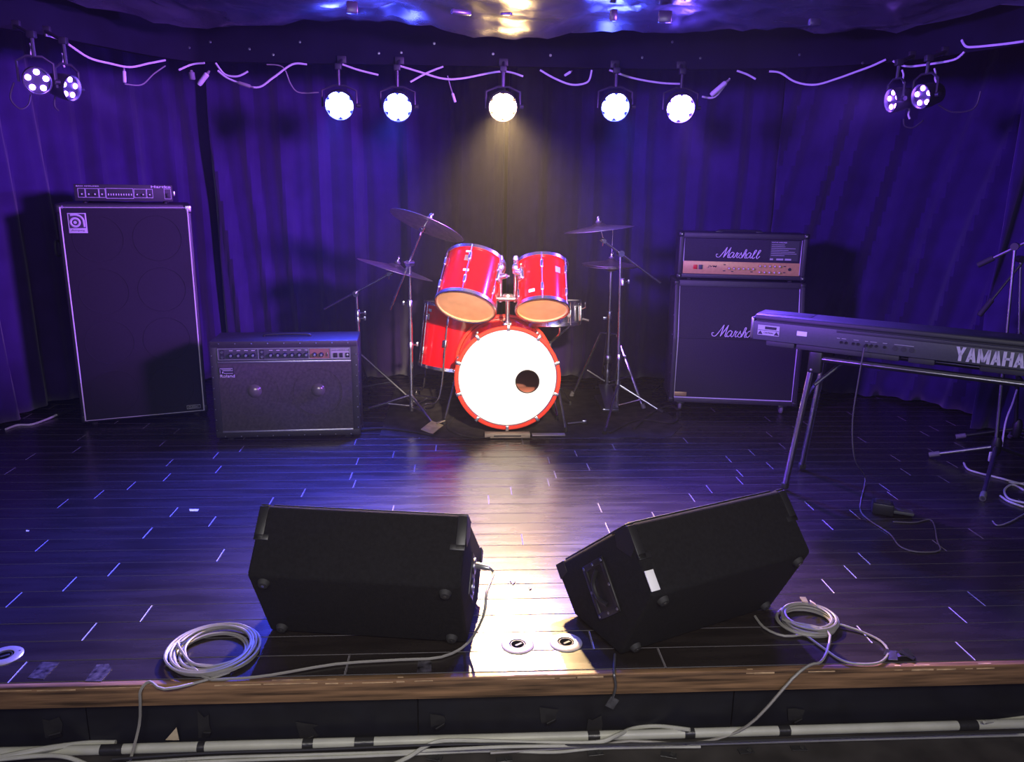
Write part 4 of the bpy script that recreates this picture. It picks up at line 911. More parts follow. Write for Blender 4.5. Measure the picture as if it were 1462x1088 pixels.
# left rear crash
bB = Vector((py(512, 480, 4.74).x, 4.74, 0)); ptB = py(509, 419, 4.74); a_ = py(463, 442, 4.76); b_ = py(556, 391, 4.70)
stB = boom_stand('chrome boom stand rising behind the combo amplifier', bB, ptB, a_, b_, [Vector((bB.x+.36, bB.y-.02, 0)), Vector((bB.x-.30, bB.y+.10, 0)), Vector((bB.x+.02, bB.y+.34, 0))], .34, .12, [(.42, .4), (.55, .2)], legm=mat('dimmed_leg_steel', (.10, .10, .11), .5, metal=.8))  # leg metal darkened in colour to keep the drum spot's reflection dim
nB = Vector((.28, .075, .95)).normalized(); cB = py(566, 379, 4.70); cymbal('low left crash cymbal behind the chrome stand, tilted down to the right', cB, nB, .232)
cym_post(stB, b_, cB+nB*.06)
# right crash
bC = gp(880, 586); YC = bC.y
ptC = py(886, 362, YC); a_ = py(943, 404, YC+.02); b_ = py(862, 344, YC-.02)
stC = boom_stand('chrome boom stand right of the drums holding the small high crash', bC, ptC, a_, b_, [gp(863, 620), gp(945, 590), gp(850, 556)], .17, .03, [(.10, .2), (.76, .3)])
nC = Vector((-.115, .03, .99)).normalized(); cC = py(855, 321, YC-.03); cymbal('small crash cymbal on the right, above the hi-hat', cC, nC, .205)
cym_post(stC, b_, cC+nC*.05)
# hi-hat
YH = 4.86; bH = Vector((py(866, 560, YH).x, YH, 0)); oH = Vector((bH.x, bH.y, 0))
hh = thing('hi_hat_stand', 'chrome hi-hat stand with three legs right of the drums', 'drum stand', oH, group='drum hardware')
zc = py(873, 376, YH).z; xh = py(873, 376, YH).x-bH.x
top = Vector((xh, 0, zc))
bm = B(); tube(bm, [(0, 0, .07), Vector((0, 0, .07)).lerp(top, .62)], .0145, 12); obj('lower_tube', bm, steel_m, hh)
bm = B(); tube(bm, [Vector((0, 0, .07)).lerp(top, .55), top-Vector((0, 0, .03))], .0115, 12); obj('upper_tube', bm, chrome_m, hh)
bm = B(); tube(bm, [top-Vector((0, 0, .05)), top+Vector((0, 0, .21))], .0035, 8); obj('pull_rod', bm, chrome_m, hh)
bm = B(); lathe(bm, [(.02, -.01), (.024, 0), (.02, .012), (.012, .02)], 14, M=T(*(top-Vector((0, 0, .034))))); obj('cymbal_seat', bm, black_pl, hh)
bm = B(); lathe(bm, [(.018, -.025), (.021, 0), (.018, .025)], 14, M=T(*Vector((0, 0, .07)).lerp(top, .60))); rbox(bm, (-.03, 0, zc*.61), (.03, .01, .02), .004); obj('collar', bm, chrome_m, hh)
bm = B(); lathe(bm, [(.018, -.02), (.026, -.01), (.026, .03), (.018, .04)], 14, M=T(0, 0, .27)); lathe(bm, [(.018, -.03), (.024, -.01), (.018, .02)], 14, M=T(0, 0, .19)); obj('spring_housing', bm, steel_m, hh)
zs_ = .44
for f in (gp(818, 566), gp(917, 583), Vector((bH.x+.02, bH.y+.30, 0))):
    f = Vector((f.x, f.y, 0))-oH; d = Vector((f.x, f.y, 0)).normalized()
    bm = B(); tube(bm, [(0, 0, zs_), d*.055+Vector((0, 0, zs_+.005)), Vector((f.x, f.y, .015))], .0095, 8); lg = obj('leg', bm, chrome_m, hh)
    bm = B(); tube(bm, [Vector((f.x, f.y, .03)), Vector((f.x, f.y, .002))+d*.012], .014, 10); obj('rubber_tip', bm, grey_rub, lg)
    bm = B(); tube(bm, [(0, 0, .12), d*(Vector((f.x, f.y, 0)).length*.6)+Vector((0, 0, .19))], .005, 6); obj('brace', bm, steel_m, lg)
bm = B(); M = T(-.02, -.17, .075) @ Matrix.Rotation(math.radians(18), 4, 'X'); rbox(bm, (0, 0, 0), (.085, .27, .012), .004, M=M); rbox(bm, (-.02, -.10, .012), (.10, .34, .02), .004); obj('pedal', bm, steel_m, hh)
cymbal('upper hi-hat cymbal on the right stand', oH+top+Vector((0, 0, .018)), (.03, .01, 1), .180, 'hi-hat cymbals')
q = Vector((.0, .0, -1)).to_track_quat('Z', 'Y'); tb = thing('cymbal', 'lower hi-hat cymbal, turned upside down under the upper one', 'cymbal', oH+top+Vector((0, 0, -.042)), rot=(PI, 0, 0), group='hi-hat cymbals')
bm = B(); r = .178; lathe(bm, [(.013, .008), (r*.12, .005), (r*.18, -.001), (r*.21, -.004), (r*.5, -.012), (r*.8, -.019), (r, -.026), (r, -.0275), (r*.8, -.0205), (r*.5, -.0135), (r*.2, -.0055), (.013, .0065), (.013, .008)], 56); obj('plate', bm, cymbal_m, tb)

# ------------------------------------------------------------------ mat and bits under the kit
bm = B(); o4 = [(-.46, 4.14), (-.2, 4.105), (.5, 4.10), (.98, 4.085), (1.16, 4.10), (1.28, 4.30), (1.24, 4.9), (1.3, 5.15), (-.46, 5.15)]
def inpoly(x, y):
    c = False; n = len(o4)
    for i in range(n):
        (x1, y1), (x2, y2) = o4[i], o4[(i+1) % n]
        if (y1 > y) != (y2 > y) and x < (x2-x1)*(y-y1)/(y2-y1)+x1: c = not c
    return c
poly(bm, o4, .0018, M=T(0, 0, .0004)); 
bmesh.ops.triangulate(bm, faces=[f for f in bm.faces if len(f.verts) > 4]); rug = tag(obj('stage_mat', bm, rug_m, smooth=False), 'dark rumpled mat spread under the drum kit', 'mat')
for i, pts in enumerate(([(490, 618), (540, 612), (590, 617), (620, 622)], [(905, 612), (930, 590), (955, 580), (968, 585)], [(870, 618), (910, 600), (960, 604), (968, 590)], [(648, 596), (640, 612), (665, 623), (700, 625)], [(930, 560), (945, 545), (955, 520)])):
    bm = B(); tube(bm, smooth_path([gp(u, v, .006) for u, v in pts], 6), .010, 8)
    for v in bm.verts: v.co.z = .004+max(0, v.co.z-.0)*.7
    obj('mat_fold', bm, rug_m, rug)
g0, g1 = gp(692, 627), gp(757, 627)
bb = thing('wooden_block', 'grey wooden block lying in front of the bass drum', 'block', ((g0.x+g1.x)/2, g0.y+.022, .0045), 0.0)
bm = B(); rbox(bm, (0, 0, .013), (g1.x-g0.x, .046, .026), .003); obj('body', bm, mat('grey_beige_wood', (.26, .22, .17), .6, var=.3, vscale=20, stretch=(1, 8, 8)), bb)
bm = B(); rbox(bm, (0, -.0235, .013), ((g1.x-g0.x)*.6, .002, .008), .001); obj('slot', bm, dark_ink, bb)
bm = B(); p = gp(617, 617); rbox(bm, (0, 0, 0), (.075, .13, .006), .001, M=T(p.x, p.y, .028) @ Euler((.10, .22, -.42)).to_matrix().to_4x4()); rbox(bm, (0, 0, 0), (.05, .06, .004), .001, M=T(p.x+.04, p.y+.06, .040) @ Euler((-.3, -.2, .5)).to_matrix().to_4x4())
tag(obj('cardboard_scrap', bm, paper_m, smooth=False), 'creased tan cardboard scrap under the left bass drum spur', 'cardboard')
bm = B(); a, b = gp(760, 624), gp(806, 621); rbox(bm, ((a.x+b.x)/2, a.y+.02, .008), (b.x-a.x, .04, .006), .001); tag(obj('flat_lath', bm, mat('grey_violet_lath', (.35, .31, .33), .5)), 'thin pale lath lying right of the wooden block', 'lath')
bm = B(); p = gp(834, 606); rbox(bm, (p.x, p.y, .018), (.03, .03, .024), .006); tube(bm, [(p.x-.10, p.y-.02, .012), (p.x, p.y, .016)], .006, 6); tag(obj('spare_clamp', bm, steel_m), 'small metal clamp lying on the mat right of the bass drum', 'clamp')
# ------------------------------------------------------------------ keyboard on its stand
KX, KY, KYAW, KZ = 1.288, 3.36, -0.641, 0.702
KM = T(KX, KY, 0) @ Matrix.Rotation(KYAW, 4, 'Z')
kb = thing('stage_keyboard', 'long dark electronic keyboard seen from behind at the right', 'keyboard', (KX, KY, KZ), KYAW)
KL, KD, KH = 1.34, 0.345, 0.115
bm = B(); prism(bm, [(.0, .0), (.0, .083), (.205, .083), (.205, .056), (KD, .056), (KD, .02), (KD-.02, 0)], 0, KL, .005); obj('case', bm, kbd_m, kb)
bm = B(); prism(bm, [(.002, .090), (.006, KH-.004), (.03, KH), (.15, KH), (KD-.14, KH-.012), (KD-.14, .090)], .004, KL-.004, .005); obj('lid', bm, lid_m, kb)
bm = B(); rbox(bm, (KL/2, .09, .0865), (KL-.02, .16, .008)); obj('lid_gap', bm, dark_ink, kb)
bm = B(); rbox(bm, (.06, .10, KH+.0005), (.001, .001, .0005)); rbox(bm, (.135, .085, KH+.0008), (.20, .10, .002), .0005); obj('top_panel', bm, kbd_d, kb)
for a, b in ((.057, .183), (.186, .60), (.629, .729), (.881, 1.28)):
    bm = B(); rbox(bm, ((a+b)/2, .10, -.012), (b-a-.004, .17, .026), .004); obj('base_block', bm, kbd_d, kb)
bm = B(); rbox(bm, (-.006, .05, .05), (.016, .09, .095), .006, 3); rbox(bm, (KL+.006, .05, .05), (.016, .09, .095), .006, 3); obj('end_cheek', bm, steel_m, kb)
bm = B(); rbox(bm, (.84, -.001, .0745), (.98, .004, .010), .001); obj('back_rib', bm, kbd_d, kb)
nk = 52
for i in range(nk):
    x = .05+i*(KL-.10)/nk; ww = (KL-.10)/nk
    bm = B(); rbox(bm, (x+ww/2, KD-.07, .063), (ww-.0012, .13, .014), .001, 1); obj('white_key', bm, white_m, kb)
    if i % 7 in (0, 1, 3, 4, 5) and i < nk-1: bm = B(); rbox(bm, (x+ww, KD-.095, .072), (ww*.55, .08, .012), .001, 1); obj('black_key', bm, black_pl, kb)
bm = B(); rbox(bm, (.069, -.001, .046), (.094, .002, .044)); rl = obj('rating_label', bm, label_m, kb)
bm = B(); rbox(bm, (.078, -.0022, .057), (.050, .001, .012)); obj('label_print', bm, dark_ink, rl)
for x in (.034, .104):
    bm = B(); poly(bm, [(-.011, 0), (.011, 0), (0, .016)], .0008, M=frontM(x, -.002, .027)); obj('warning_triangle', bm, dark_ink, rl)
bm = B(); rbox(bm, (.069, -.0022, .046), (.090, .001, .0018)); obj('label_print', bm, dark_ink, rl)
text('label_lettering', 'CAUTION', dark_ink, rl, frontM(.049, -.002, .031), width=.040, height=.008)
bm = B(); rbox(bm, (.211, -.001, .048), (.042, .002, .020)); obj('white_sticker', bm, white_m, kb)
for x in (.373, .392, .42, .439, .471, .49, .509, .54):
    bm = B(); lathe(bm, [(.0066, 0), (.0062, .004), (.0038, .004), (.0038, .0005), (0, .0005)], 12, M=frontM(x, 0, .030)); obj('jack_socket', bm, black_pl, kb)
for x in (.58, .611, .641): bm = B(); lathe(bm, [(.0105, 0), (.0105, .002), (.008, .0022), (0, .001)], 14, M=frontM(x, 0, .030)); obj('midi_socket', bm, kbd_d, kb)
for x, l in ((.360, .012), (.382, .018), (.43, .020), (.47, .012), (.497, .026), (.54, .016), (.611, .072)):
    bm = B(); rbox(bm, (x, -.0006, .046), (l, .0012, .0018)); obj('printed_mark', bm, label_m, kb)
def stroke(bm, x0, z0, x1, z1, w2):                       # upright stroke of horizontal width w2
    poly(bm, [(x0, z0), (x0+w2, z0), (x1+w2, z1), (x1, z1)], .0016)
lw, lh, gap, sw = .0345, .056, .0032, .0112
bm = B(); x = .795
for ch in 'YAMAHA':
    t_ = B(); W3 = lw*(1.22 if ch == 'M' else 1.0)
    if ch == 'Y': stroke(t_, W3*.5-sw*.5, 0, W3*.5-sw*.5, lh*.45, sw); stroke(t_, W3*.5-sw*.5, lh*.40, 0, lh, sw); stroke(t_, W3*.5-sw*.5, lh*.40, W3-sw, lh, sw)
    if ch == 'A': stroke(t_, 0, 0, W3*.5-sw*.5, lh, sw); stroke(t_, W3-sw, 0, W3*.5-sw*.5, lh, sw); poly(t_, [(W3*.22, lh*.2), (W3*.78, lh*.2), (W3*.72, lh*.36), (W3*.28, lh*.36)], .0016)
    if ch == 'M': stroke(t_, 0, 0, 0, lh, sw*.95); stroke(t_, W3-sw*.95, 0, W3-sw*.95, lh, sw*.95); stroke(t_, W3*.5-sw*.45, lh*.1, 0, lh, sw*.9); stroke(t_, W3*.5-sw*.45, lh*.1, W3-sw*.9, lh, sw*.9)
    if ch == 'H': stroke(t_, 0, 0, 0, lh, sw); stroke(t_, W3-sw, 0, W3-sw, lh, sw); poly(t_, [(sw*.5, lh*.42), (W3-sw*.5, lh*.42), (W3-sw*.5, lh*.58), (sw*.5, lh*.58)], .0016)
    merge(bm, t_, frontM(x, -.0002, .009)); x += W3+gap
obj('brand_lettering', bm, letter_m, kb, smooth=False)
ks = thing('keyboard_stand', 'chrome-legged folding stand carrying the keyboard', 'keyboard stand', (KX, KY, 0), KYAW)
SZ = KZ-.026
for yy in (.05, .30):
    bm = B(); tube(bm, [(.26, yy, SZ-.034), (1.14, yy, SZ-.034)], .0145, 8); rl_ = obj('rail', bm, black_pl, ks)
    bm = B(); rbox(bm, (.70, yy-.0145, SZ-.034), (.86, .002, .005), .001); obj('rail_highlight', bm, steel_m, rl_)  # thin steel strip added as the highlight along the black rail
for xx, fx in ((.27, .19), (1.13, 1.21)):
    bm = B(); tube(bm, [(xx, .05, SZ-.02), (xx, .30, SZ-.02)], .012, 8); obj('cross_bar', bm, black_pl, ks)
    for yy, fy in ((.05, .075), (.30, .397)):
        s = 1 if fx > xx else -1
        top = Vector((xx+s*.012, yy, SZ-.06)); ft_ = Vector((fx, fy, .012))
        bm = B(); M = along(top, ft_); L = (ft_-top).length; rbox(bm, (0, 0, L/2), (.026, .022, L), .006, 3, M=M); lg = obj('leg', bm, chrome_m, ks)
        bm = B(); rbox(bm, (0, -.0125, L/2), (.008, .003, L*.96), .001, M=M); obj('leg_groove', bm, black_pl, lg)
        bm = B(); prism(bm, [(yy-.018, SZ-.10), (yy+.018, SZ-.10), (yy+.018, SZ-.001), (yy-.018, SZ-.001)], xx+s*.03 if s < 0 else xx-.03, xx+.03 if s > 0 else xx+.03, .010, 3); br = obj('corner_bracket', bm, black_pl, ks)
        bm = B(); lathe(bm, [(0, .004), (.005, .003), (.006, 0)], 8, M=frontM(xx+s*.012, yy-.018, SZ-.085)); obj('rivet', bm, silver_m, br)
        bm = B(); rbox(bm, (0, 0, L-.012), (.032, .028, .03), .006, 3, M=M); obj('leg_tip', bm, rubber_m, lg)
    bm = B(); tube(bm, [(xx, .07, SZ-.16), (xx+(.12 if xx < .5 else -.12), .2, SZ-.03)], .008, 8); obj('brace', bm, steel_m, ks)
    bm = B(); tube(bm, [((xx+fx)/2, .07, SZ-.25), ((xx+fx)/2, .35, SZ-.20)], .008, 8); obj('leg_spreader', bm, black_pl, ks)
cable('keyboard_cable', 'thin black cable hanging from the keyboard sockets to the floor', [KM @ Vector((.471, -.004, KZ+.030)), KM @ Vector((.471, -.016, KZ+.030)), KM @ Vector((.468, -.026, KZ+.01)), KM @ Vector((.462, -.024, KZ-.10)), KM @ Vector((.455, -.0, KZ-.30)), KM @ Vector((.475, .05, .22)), gp(1235, 682, .03), gp(1229, 715, .004), gp(1229, 730, .004), gp(1240, 742, .004), gp(1270, 762, .004), gp(1285, 780, .004), gp(1310, 788, .004), gp(1341, 786, .004), gp(1338, 772, .004), gp(1330, 743, .004), gp(1305, 746, .004), gp(1275, 745, .004)], .0030, mat('dark_grey_sheath', (.10, .09, .11), .5))
bm = B(); tube(bm, [KM @ Vector((.471, -.001, KZ+.030)), KM @ Vector((.471, -.030, KZ+.030))], .0055, 8); tag(obj('cable_plug', bm, black_pl), 'black plug pushed into the back of the keyboard', 'plug', 'plugs on the front cables')
# dark pedal on the floor
pp = gp(1262, 741); fpz = thing('foot_pedal', 'small dark foot pedal on the floor below the keyboard', 'foot pedal', (pp.x, pp.y+.03, 0), -.45)
bm = B(); prism(bm, [(0, 0.004), (.085, .004), (.085, .045), (.0, .055)], -.035, .05, .006); obj('body', bm, black_pl, fpz)
bm = B(); prism(bm, [(.02, .012), (.10, .006), (.10, .014), (.02, .026)], .04, .13, .005); obj('treadle', bm, kbd_m, fpz)
bm = B(); rbox(bm, (.007, .04, .052), (.06, .05, .006), .002); obj('cap', bm, rubber_m, fpz)

# ------------------------------------------------------------------ microphone stands at the right edge
def mic_stand(label, base, feet, hub_z, pole_top, boom, m, tipm):
    t = thing('microphone_stand', label, 'microphone stand', (base.x, base.y, 0), group='microphone stands'); o = Vector((base.x, base.y, 0))
    bm = B(); tube(bm, [(0, 0, hub_z-.05), Vector((0, 0, hub_z)).lerp(pole_top-o, .55)], .0105, 10); obj('lower_pole', bm, m, t)
    bm = B(); tube(bm, [Vector((0, 0, hub_z)).lerp(pole_top-o, .5), pole_top-o], .0075, 10); obj('upper_pole', bm, chrome_m, t)
    bm = B(); lathe(bm, [(.014, -.05), (.024, -.03), (.026, .02), (.016, .05)], 14, M=T(0, 0, hub_z)); obj('hub', bm, black_pl, t)
    bm = B(); c_ = Vector((0, 0, hub_z)).lerp(pole_top-o, .53); lathe(bm, [(.012, -.04), (.017, -.03), (.017, .03), (.012, .045)], 12, M=along(c_, pole_top-o)); obj('clutch', bm, black_pl, t)
    for f in feet:
        f = Vector((f.x, f.y, .014))-o; bm = B(); tube(bm, [(0, 0, hub_z), f], .0105, 10); lg = obj('leg', bm, m, t)
        d = (f-Vector((0, 0, hub_z))).normalized(); bm = B(); tube(bm, [f-d*.05, f], .014, 10); obj('rubber_tip', bm, tipm, lg)
    a, b = boom; bm = B(); tube(bm, [a-o, b-o], .0070, 8); bo = obj('boom_arm', bm, m, t)
    bm = B(); tube(bm, [a-o, (a-o).lerp(b-o, .10)], .014, 10); obj('counterweight', bm, rubber_m, bo)
    bm = B(); s = (b-a).cross(Vector((0, 0, 1))).normalized(); tube(bm, [pole_top-o-s*.02, pole_top-o+s*.02], .018, 12); obj('boom_clamp', bm, black_pl, t)
    return t
b1 = gp(1417, 668); tp1 = py(1449, 352, b1.y+.02)
mic_stand('chrome microphone stand with a leg pointing left, behind the keyboard', b1, [gp(1326, 653), gp(1402, 716), Vector((b1.x+.28, b1.y+.05, 0))], .115, tp1, (py(1424, 458, b1.y+.1), py(1462, 330, b1.y-.1)) if False else (tp1+Vector((-.10, .1, -.10)), tp1+Vector((.35, -.30, .30))), steel_m, grey_rub)
b2 = Vector((py(1447, 640, 3.92).x, 3.92, 0)); tp2 = py(1457, 370, 3.92)
mic_stand('black microphone stand at the right edge behind the chrome one', b2, [gp(1364, 627), Vector((b2.x+.25, b2.y-.15, 0)), Vector((b2.x+.06, b2.y+.12, 0))], .10, tp2, (tp2+Vector((-.16, .02, -.30)), tp2+Vector((.35, -.05, .55))), black_pl, grey_rub)
cable('stand_cable', 'white cable running down the black microphone stand', [py(1452, 556, 3.80), py(1446, 575, 3.80), py(1436, 602, 3.79), py(1430, 640, 3.75)], .0045, cable_w)
bm = B(); p = py(1416, 652, b1.y-.03); rbox(bm, (p.x, p.y, p.z), (.03, .012, .05), .004, M=None); tag(obj('cable_tie', bm, white_m), 'white paper tag tied at the foot of the chrome microphone stand', 'tag')
for lab, pts in (('white cable loop on the floor left of the stand legs', [(1376, 661), (1382, 670), (1400, 676), (1425, 682), (1462, 692)]),
                 ('white cable curl beside the right stand leg', [(1462, 700), (1445, 692), (1434, 700), (1440, 712), (1462, 718)]),
                 ('white cable lying flat below the right stand leg', [(1428, 708), (1440, 716), (1462, 724)]),
                 ('thin grey cable end at the lower right of the stand', [(1417, 744), (1424, 750), (1440, 746), (1462, 734)]),
                 ('upper white cable strand beside the stand legs', [(1440, 688), (1452, 690), (1470, 690)])):
    cable('floor_cable', lab, [gp(u, v, .006) for u, v in pts], .005 if 'white' in lab else .003, cable_w if 'white' in lab else cable_g, group='cables at the right stands')
# left edge lead
cable('power_lead', 'white lead lying on the floor left of the tall speaker cabinet', [gp(8, 613, .006), gp(25, 607, .006), gp(45, 606, .006), gp(66, 599, .008), gp(82, 592, .012)], .006, cable_w)
bm = B(); a, b = gp(82, 592, .014), gp(106, 584, .016); tube(bm, [a, a.lerp(b, .15), b], [.012, .014, .012], 10); tag(obj('lead_connector', bm, black_pl), 'black connector on the white lead beside the tall cabinet', 'connector')

# ------------------------------------------------------------------ front coils, cables, sockets
def coil(name, label, c, rx, ry, n, r, m, tail_out=None, tail_in=None, rot=0.0, seed=1):
    rnd = random.Random(seed); pts = []
    if tail_in: pts += [Vector(p) for p in tail_in]
    cr, sr = math.cos(rot), math.sin(rot)
    par_ = [((rnd.uniform(.66, .80) if _ % 3 == 1 else rnd.uniform(.86, 1.04)), rnd.uniform(-.016, .016), rnd.uniform(-.012, .012)) for _ in range(n+1)]
    for i in range(n):
        for k in range(20):
            tt = k/20; f, ox_, oy_ = [u_*(1-tt)+v_*tt for u_, v_ in zip(par_[i], par_[i+1])]; z = r*1.1+((i+tt)/n)*r*5.0
            a = 2*PI*k/20+math.radians(200); x, y = rx*f*math.cos(a)+ox_, ry*f*math.sin(a)+oy_
            pts.append(Vector((c.x+x*cr-y*sr, c.y+x*sr+y*cr, z+rnd.uniform(-.3, .3)*r*.4)))
    if tail_out: pts += [Vector(p) for p in tail_out]
    bm = B(); tube(bm, smooth_path(pts, 3), r, 6); return tag(obj(name, bm, m), label, 'cable')
R_ = .0042
conn = mL.matrix_world.copy() if False else (T(-0.292, 2.150, 0) @ Matrix.Rotation(yl, 4, 'Z'))
cp0 = conn @ Vector((ML/2+.012, .115, .205)); cp1 = conn @ Vector((ML/2+.055, .10, .205))
coil('cable_coil', 'grey cable coiled at the stage front left and plugged into the left monitor', Vector((-.728, 2.088, 0)), .122, .128, 10, R_, cable_g,
     tail_in=[gp(186, 1086, ZF+.008), gp(199, 1035, -.13), Vector((gp(197, 1008, -.05).x, FRONT-.030, -.05)), Vector((gp(190, 996, .0).x, FRONT-.030, -.012)), Vector((gp(205, 990, .0).x, FRONT-.016, .005)), gp(235, 984, .006), gp(290, 972, .006), gp(330, 955, .006)],
     tail_out=[gp(290, 966, .01), gp(330, 969, .006), gp(385, 964, .006), gp(480, 948, .006), gp(570, 942, .006), gp(630, 938, .006), gp(668, 918, .02), py(690, 880, 2.02), py(695, 845, 2.06), cp1+Vector((.012, 0, -.02)), cp1], rot=.1, seed=4)
bm = B(); tube(bm, [cp0, cp0.lerp(cp1, .2), cp0.lerp(cp1, .8), cp1], [.0095, .0105, .0095, .006], 10); tag(obj('cable_plug', bm, silver_m), 'silver plug pushed into the side of the left monitor', 'plug', 'plugs on the front cables')
coil('cable_coil', 'grey cable coiled at the stage front right beside the slanted monitor', Vector((1.112, 2.188, 0)), .092, .088, 9, R_, cable_g,
     tail_in=[gp(1078, 880, .006), gp(1092, 897, .006), gp(1120, 908, .006), gp(1150, 905, .006)],
     tail_out=[gp(1180, 900, .02), gp(1182, 925, .006), gp(1172, 945, .006), Vector((gp(1160, 958, .0).x, FRONT-.012, .006)), Vector((gp(1140, 975, -.01).x, FRONT-.035, -.02)), gp(1080, 1026, -.14), gp(1040, 1050, ZF+.012), gp(980, 1062, ZF+.008), gp(900, 1058, ZF+.008), gp(840, 1066, ZF+.008), gp(700, 1075, ZF+.008)], rot=.2, seed=9)
cable('loop_cable', 'loose grey cable loop right of the right coil', [gp(1135, 896, .008), gp(1175, 925, .006), gp(1200, 942, .006), gp(1225, 948, .006), gp(1255, 946, .006), gp(1268, 932, .006), gp(1258, 916, .006), gp(1230, 902, .006), gp(1195, 890, .012)], R_*.9, cable_g)
for u, v, l_ in ((1147, 863, 0), (1160, 868, 1)):
    p = gp(u, v, .02); bm = B(); rbox(bm, (0, 0, 0), (.024, .02, .003), .0005, 1, M=T(p.x, p.y, .038) @ Euler((.5, .2, .3+l_)).to_matrix().to_4x4()); tag(obj('cable_tag', bm, paper_m), ('left' if not l_ else 'right')+' tan paper tag on the right cable coil', 'tag', 'tags on the coil')
def socket(label, u, v):
    g = gp(u, v); t = thing('floor_socket', label, 'floor socket', (g.x, g.y, 0), group='round floor sockets')
    bm = B(); lathe(bm, [(.026, .0006), (.026, .0050), (.030, .0056), (.046, .0050), (.050, .0018), (.050, .0004)], 36); obj('flange', bm, peach_m, t)
    bm = B(); lathe(bm, [(0, .0018), (.020, .0018), (.026, .0024)], 28); obj('cup', bm, pit_m, t)
    bm = B(); rbox(bm, (.002, -.002, .0026), (.024, .008, .0016), .0006, 1, M=Matrix.Rotation(.6, 4, 'Z')); lathe(bm, [(.019, .0020), (.0195, .0034), (.022, .0034), (.0225, .0022)], 24); obj('contact', bm, kbd_d, t)
    for k in range(3):
        a = 2*PI*k/3-PI/2; bm = B(); lathe(bm, [(0, .0008), (.0028, .0005), (.003, 0)], 8, M=T(.039*math.cos(a), .039*math.sin(a), .0052)); obj('screw', bm, steel_m, t)
socket('round metal floor socket in the bright light between the monitors', 739, 921); socket('round metal floor socket half in shadow beside the right monitor', 808, 918); socket('round metal floor socket at the left edge of the stage', 6, 937)
# tape scraps on the stage
def patch(name, label, pts, z, m, th=.0006, cat='tape', group=None):
    bm = B(); g = [gp(u, v, z) for u, v in pts]; poly(bm, [(p.x, p.y) for p in g], th, M=T(0, 0, z)); return tag(obj(name, bm, m, smooth=False), label, cat, group)
patch('floor_tape', 'scuffed clear tape strip near the left floor socket', [(60, 945), (85, 946), (62, 970), (39, 968)], .0006, clear_t, group='tape on the stage floor')
patch('floor_tape', 'clear tape outline right of the scuffed tape strip', [(138, 949), (155, 948), (160, 955), (145, 973), (121, 973)], .0006, clear_t, group='tape on the stage floor')
patch('floor_tape', 'clear tape square on the floor before the left monitor', [(597, 944), (616, 944), (616, 959), (595, 960)], .0006, clear_t, group='tape on the stage floor')
patch('floor_chip', 'small white chip on the floor left of the left monitor', [(270, 727), (284, 727), (282, 730), (271, 730)], .0006, white_m, cat='chip', group='debris on the floor')
patch('floor_chip', 'tiny pale chip on the floor near the left edge', [(37, 757), (42, 757), (41, 759), (37, 759)], .0006, white_m, cat='chip', group='debris on the floor')
patch('floor_chip', 'dark crumb on the floor between the monitors', [(728, 830), (736, 831), (732, 836)], .0006, dark_ink, .003, cat='chip', group='debris on the floor')
patch('floor_chip', 'smaller dark crumb right of the other crumb', [(755, 839), (759, 841), (756, 843)], .0006, dark_ink, .003, cat='chip', group='debris on the floor')
bm = B()
for i in range(7):
    p = gp(1279+random.uniform(-12, 18), 938+random.uniform(-9, 10), .006); rbox(bm, (0, 0, 0), (random.uniform(.02, .045), random.uniform(.015, .03), .003), .0006, 1, M=T(p.x, max(p.y, FRONT+.02), .008) @ Euler((random.uniform(-.3, .3), random.uniform(-.3, .3), random.uniform(0, 3))).to_matrix().to_4x4())
tag(obj('tape_wad', bm, tape_m, smooth=False), 'crumpled black tape wad at the stage edge right of the coil', 'tape')
# hanging black tape tag over the nosing
bm = B(); pts = [gp(878, 934, .004), gp(877, 950, .004), Vector((gp(876, 960, .0).x, FRONT-.026, -.002)), Vector((py(879, 980, FRONT-.028).x, FRONT-.028, py(879, 980, FRONT-.028).z)), Vector((py(874, 1000, FRONT-.028).x, FRONT-.028, py(874, 1000, FRONT-.028).z))]
tube(bm, smooth_path(pts, 5), .004, 6); e_ = pts[-1]; rbox(bm, (0, 0, 0), (.028, .004, .034), .001, M=T(e_.x, e_.y, e_.z-.008) @ Matrix.Rotation(.5, 4, 'Y'))
tag(obj('tape_tail', bm, mat('grey_black_tape', (.05, .05, .055), .3, var=.4, vscale=60)), 'twisted black tape tail hanging over the wooden stage edge', 'tape')

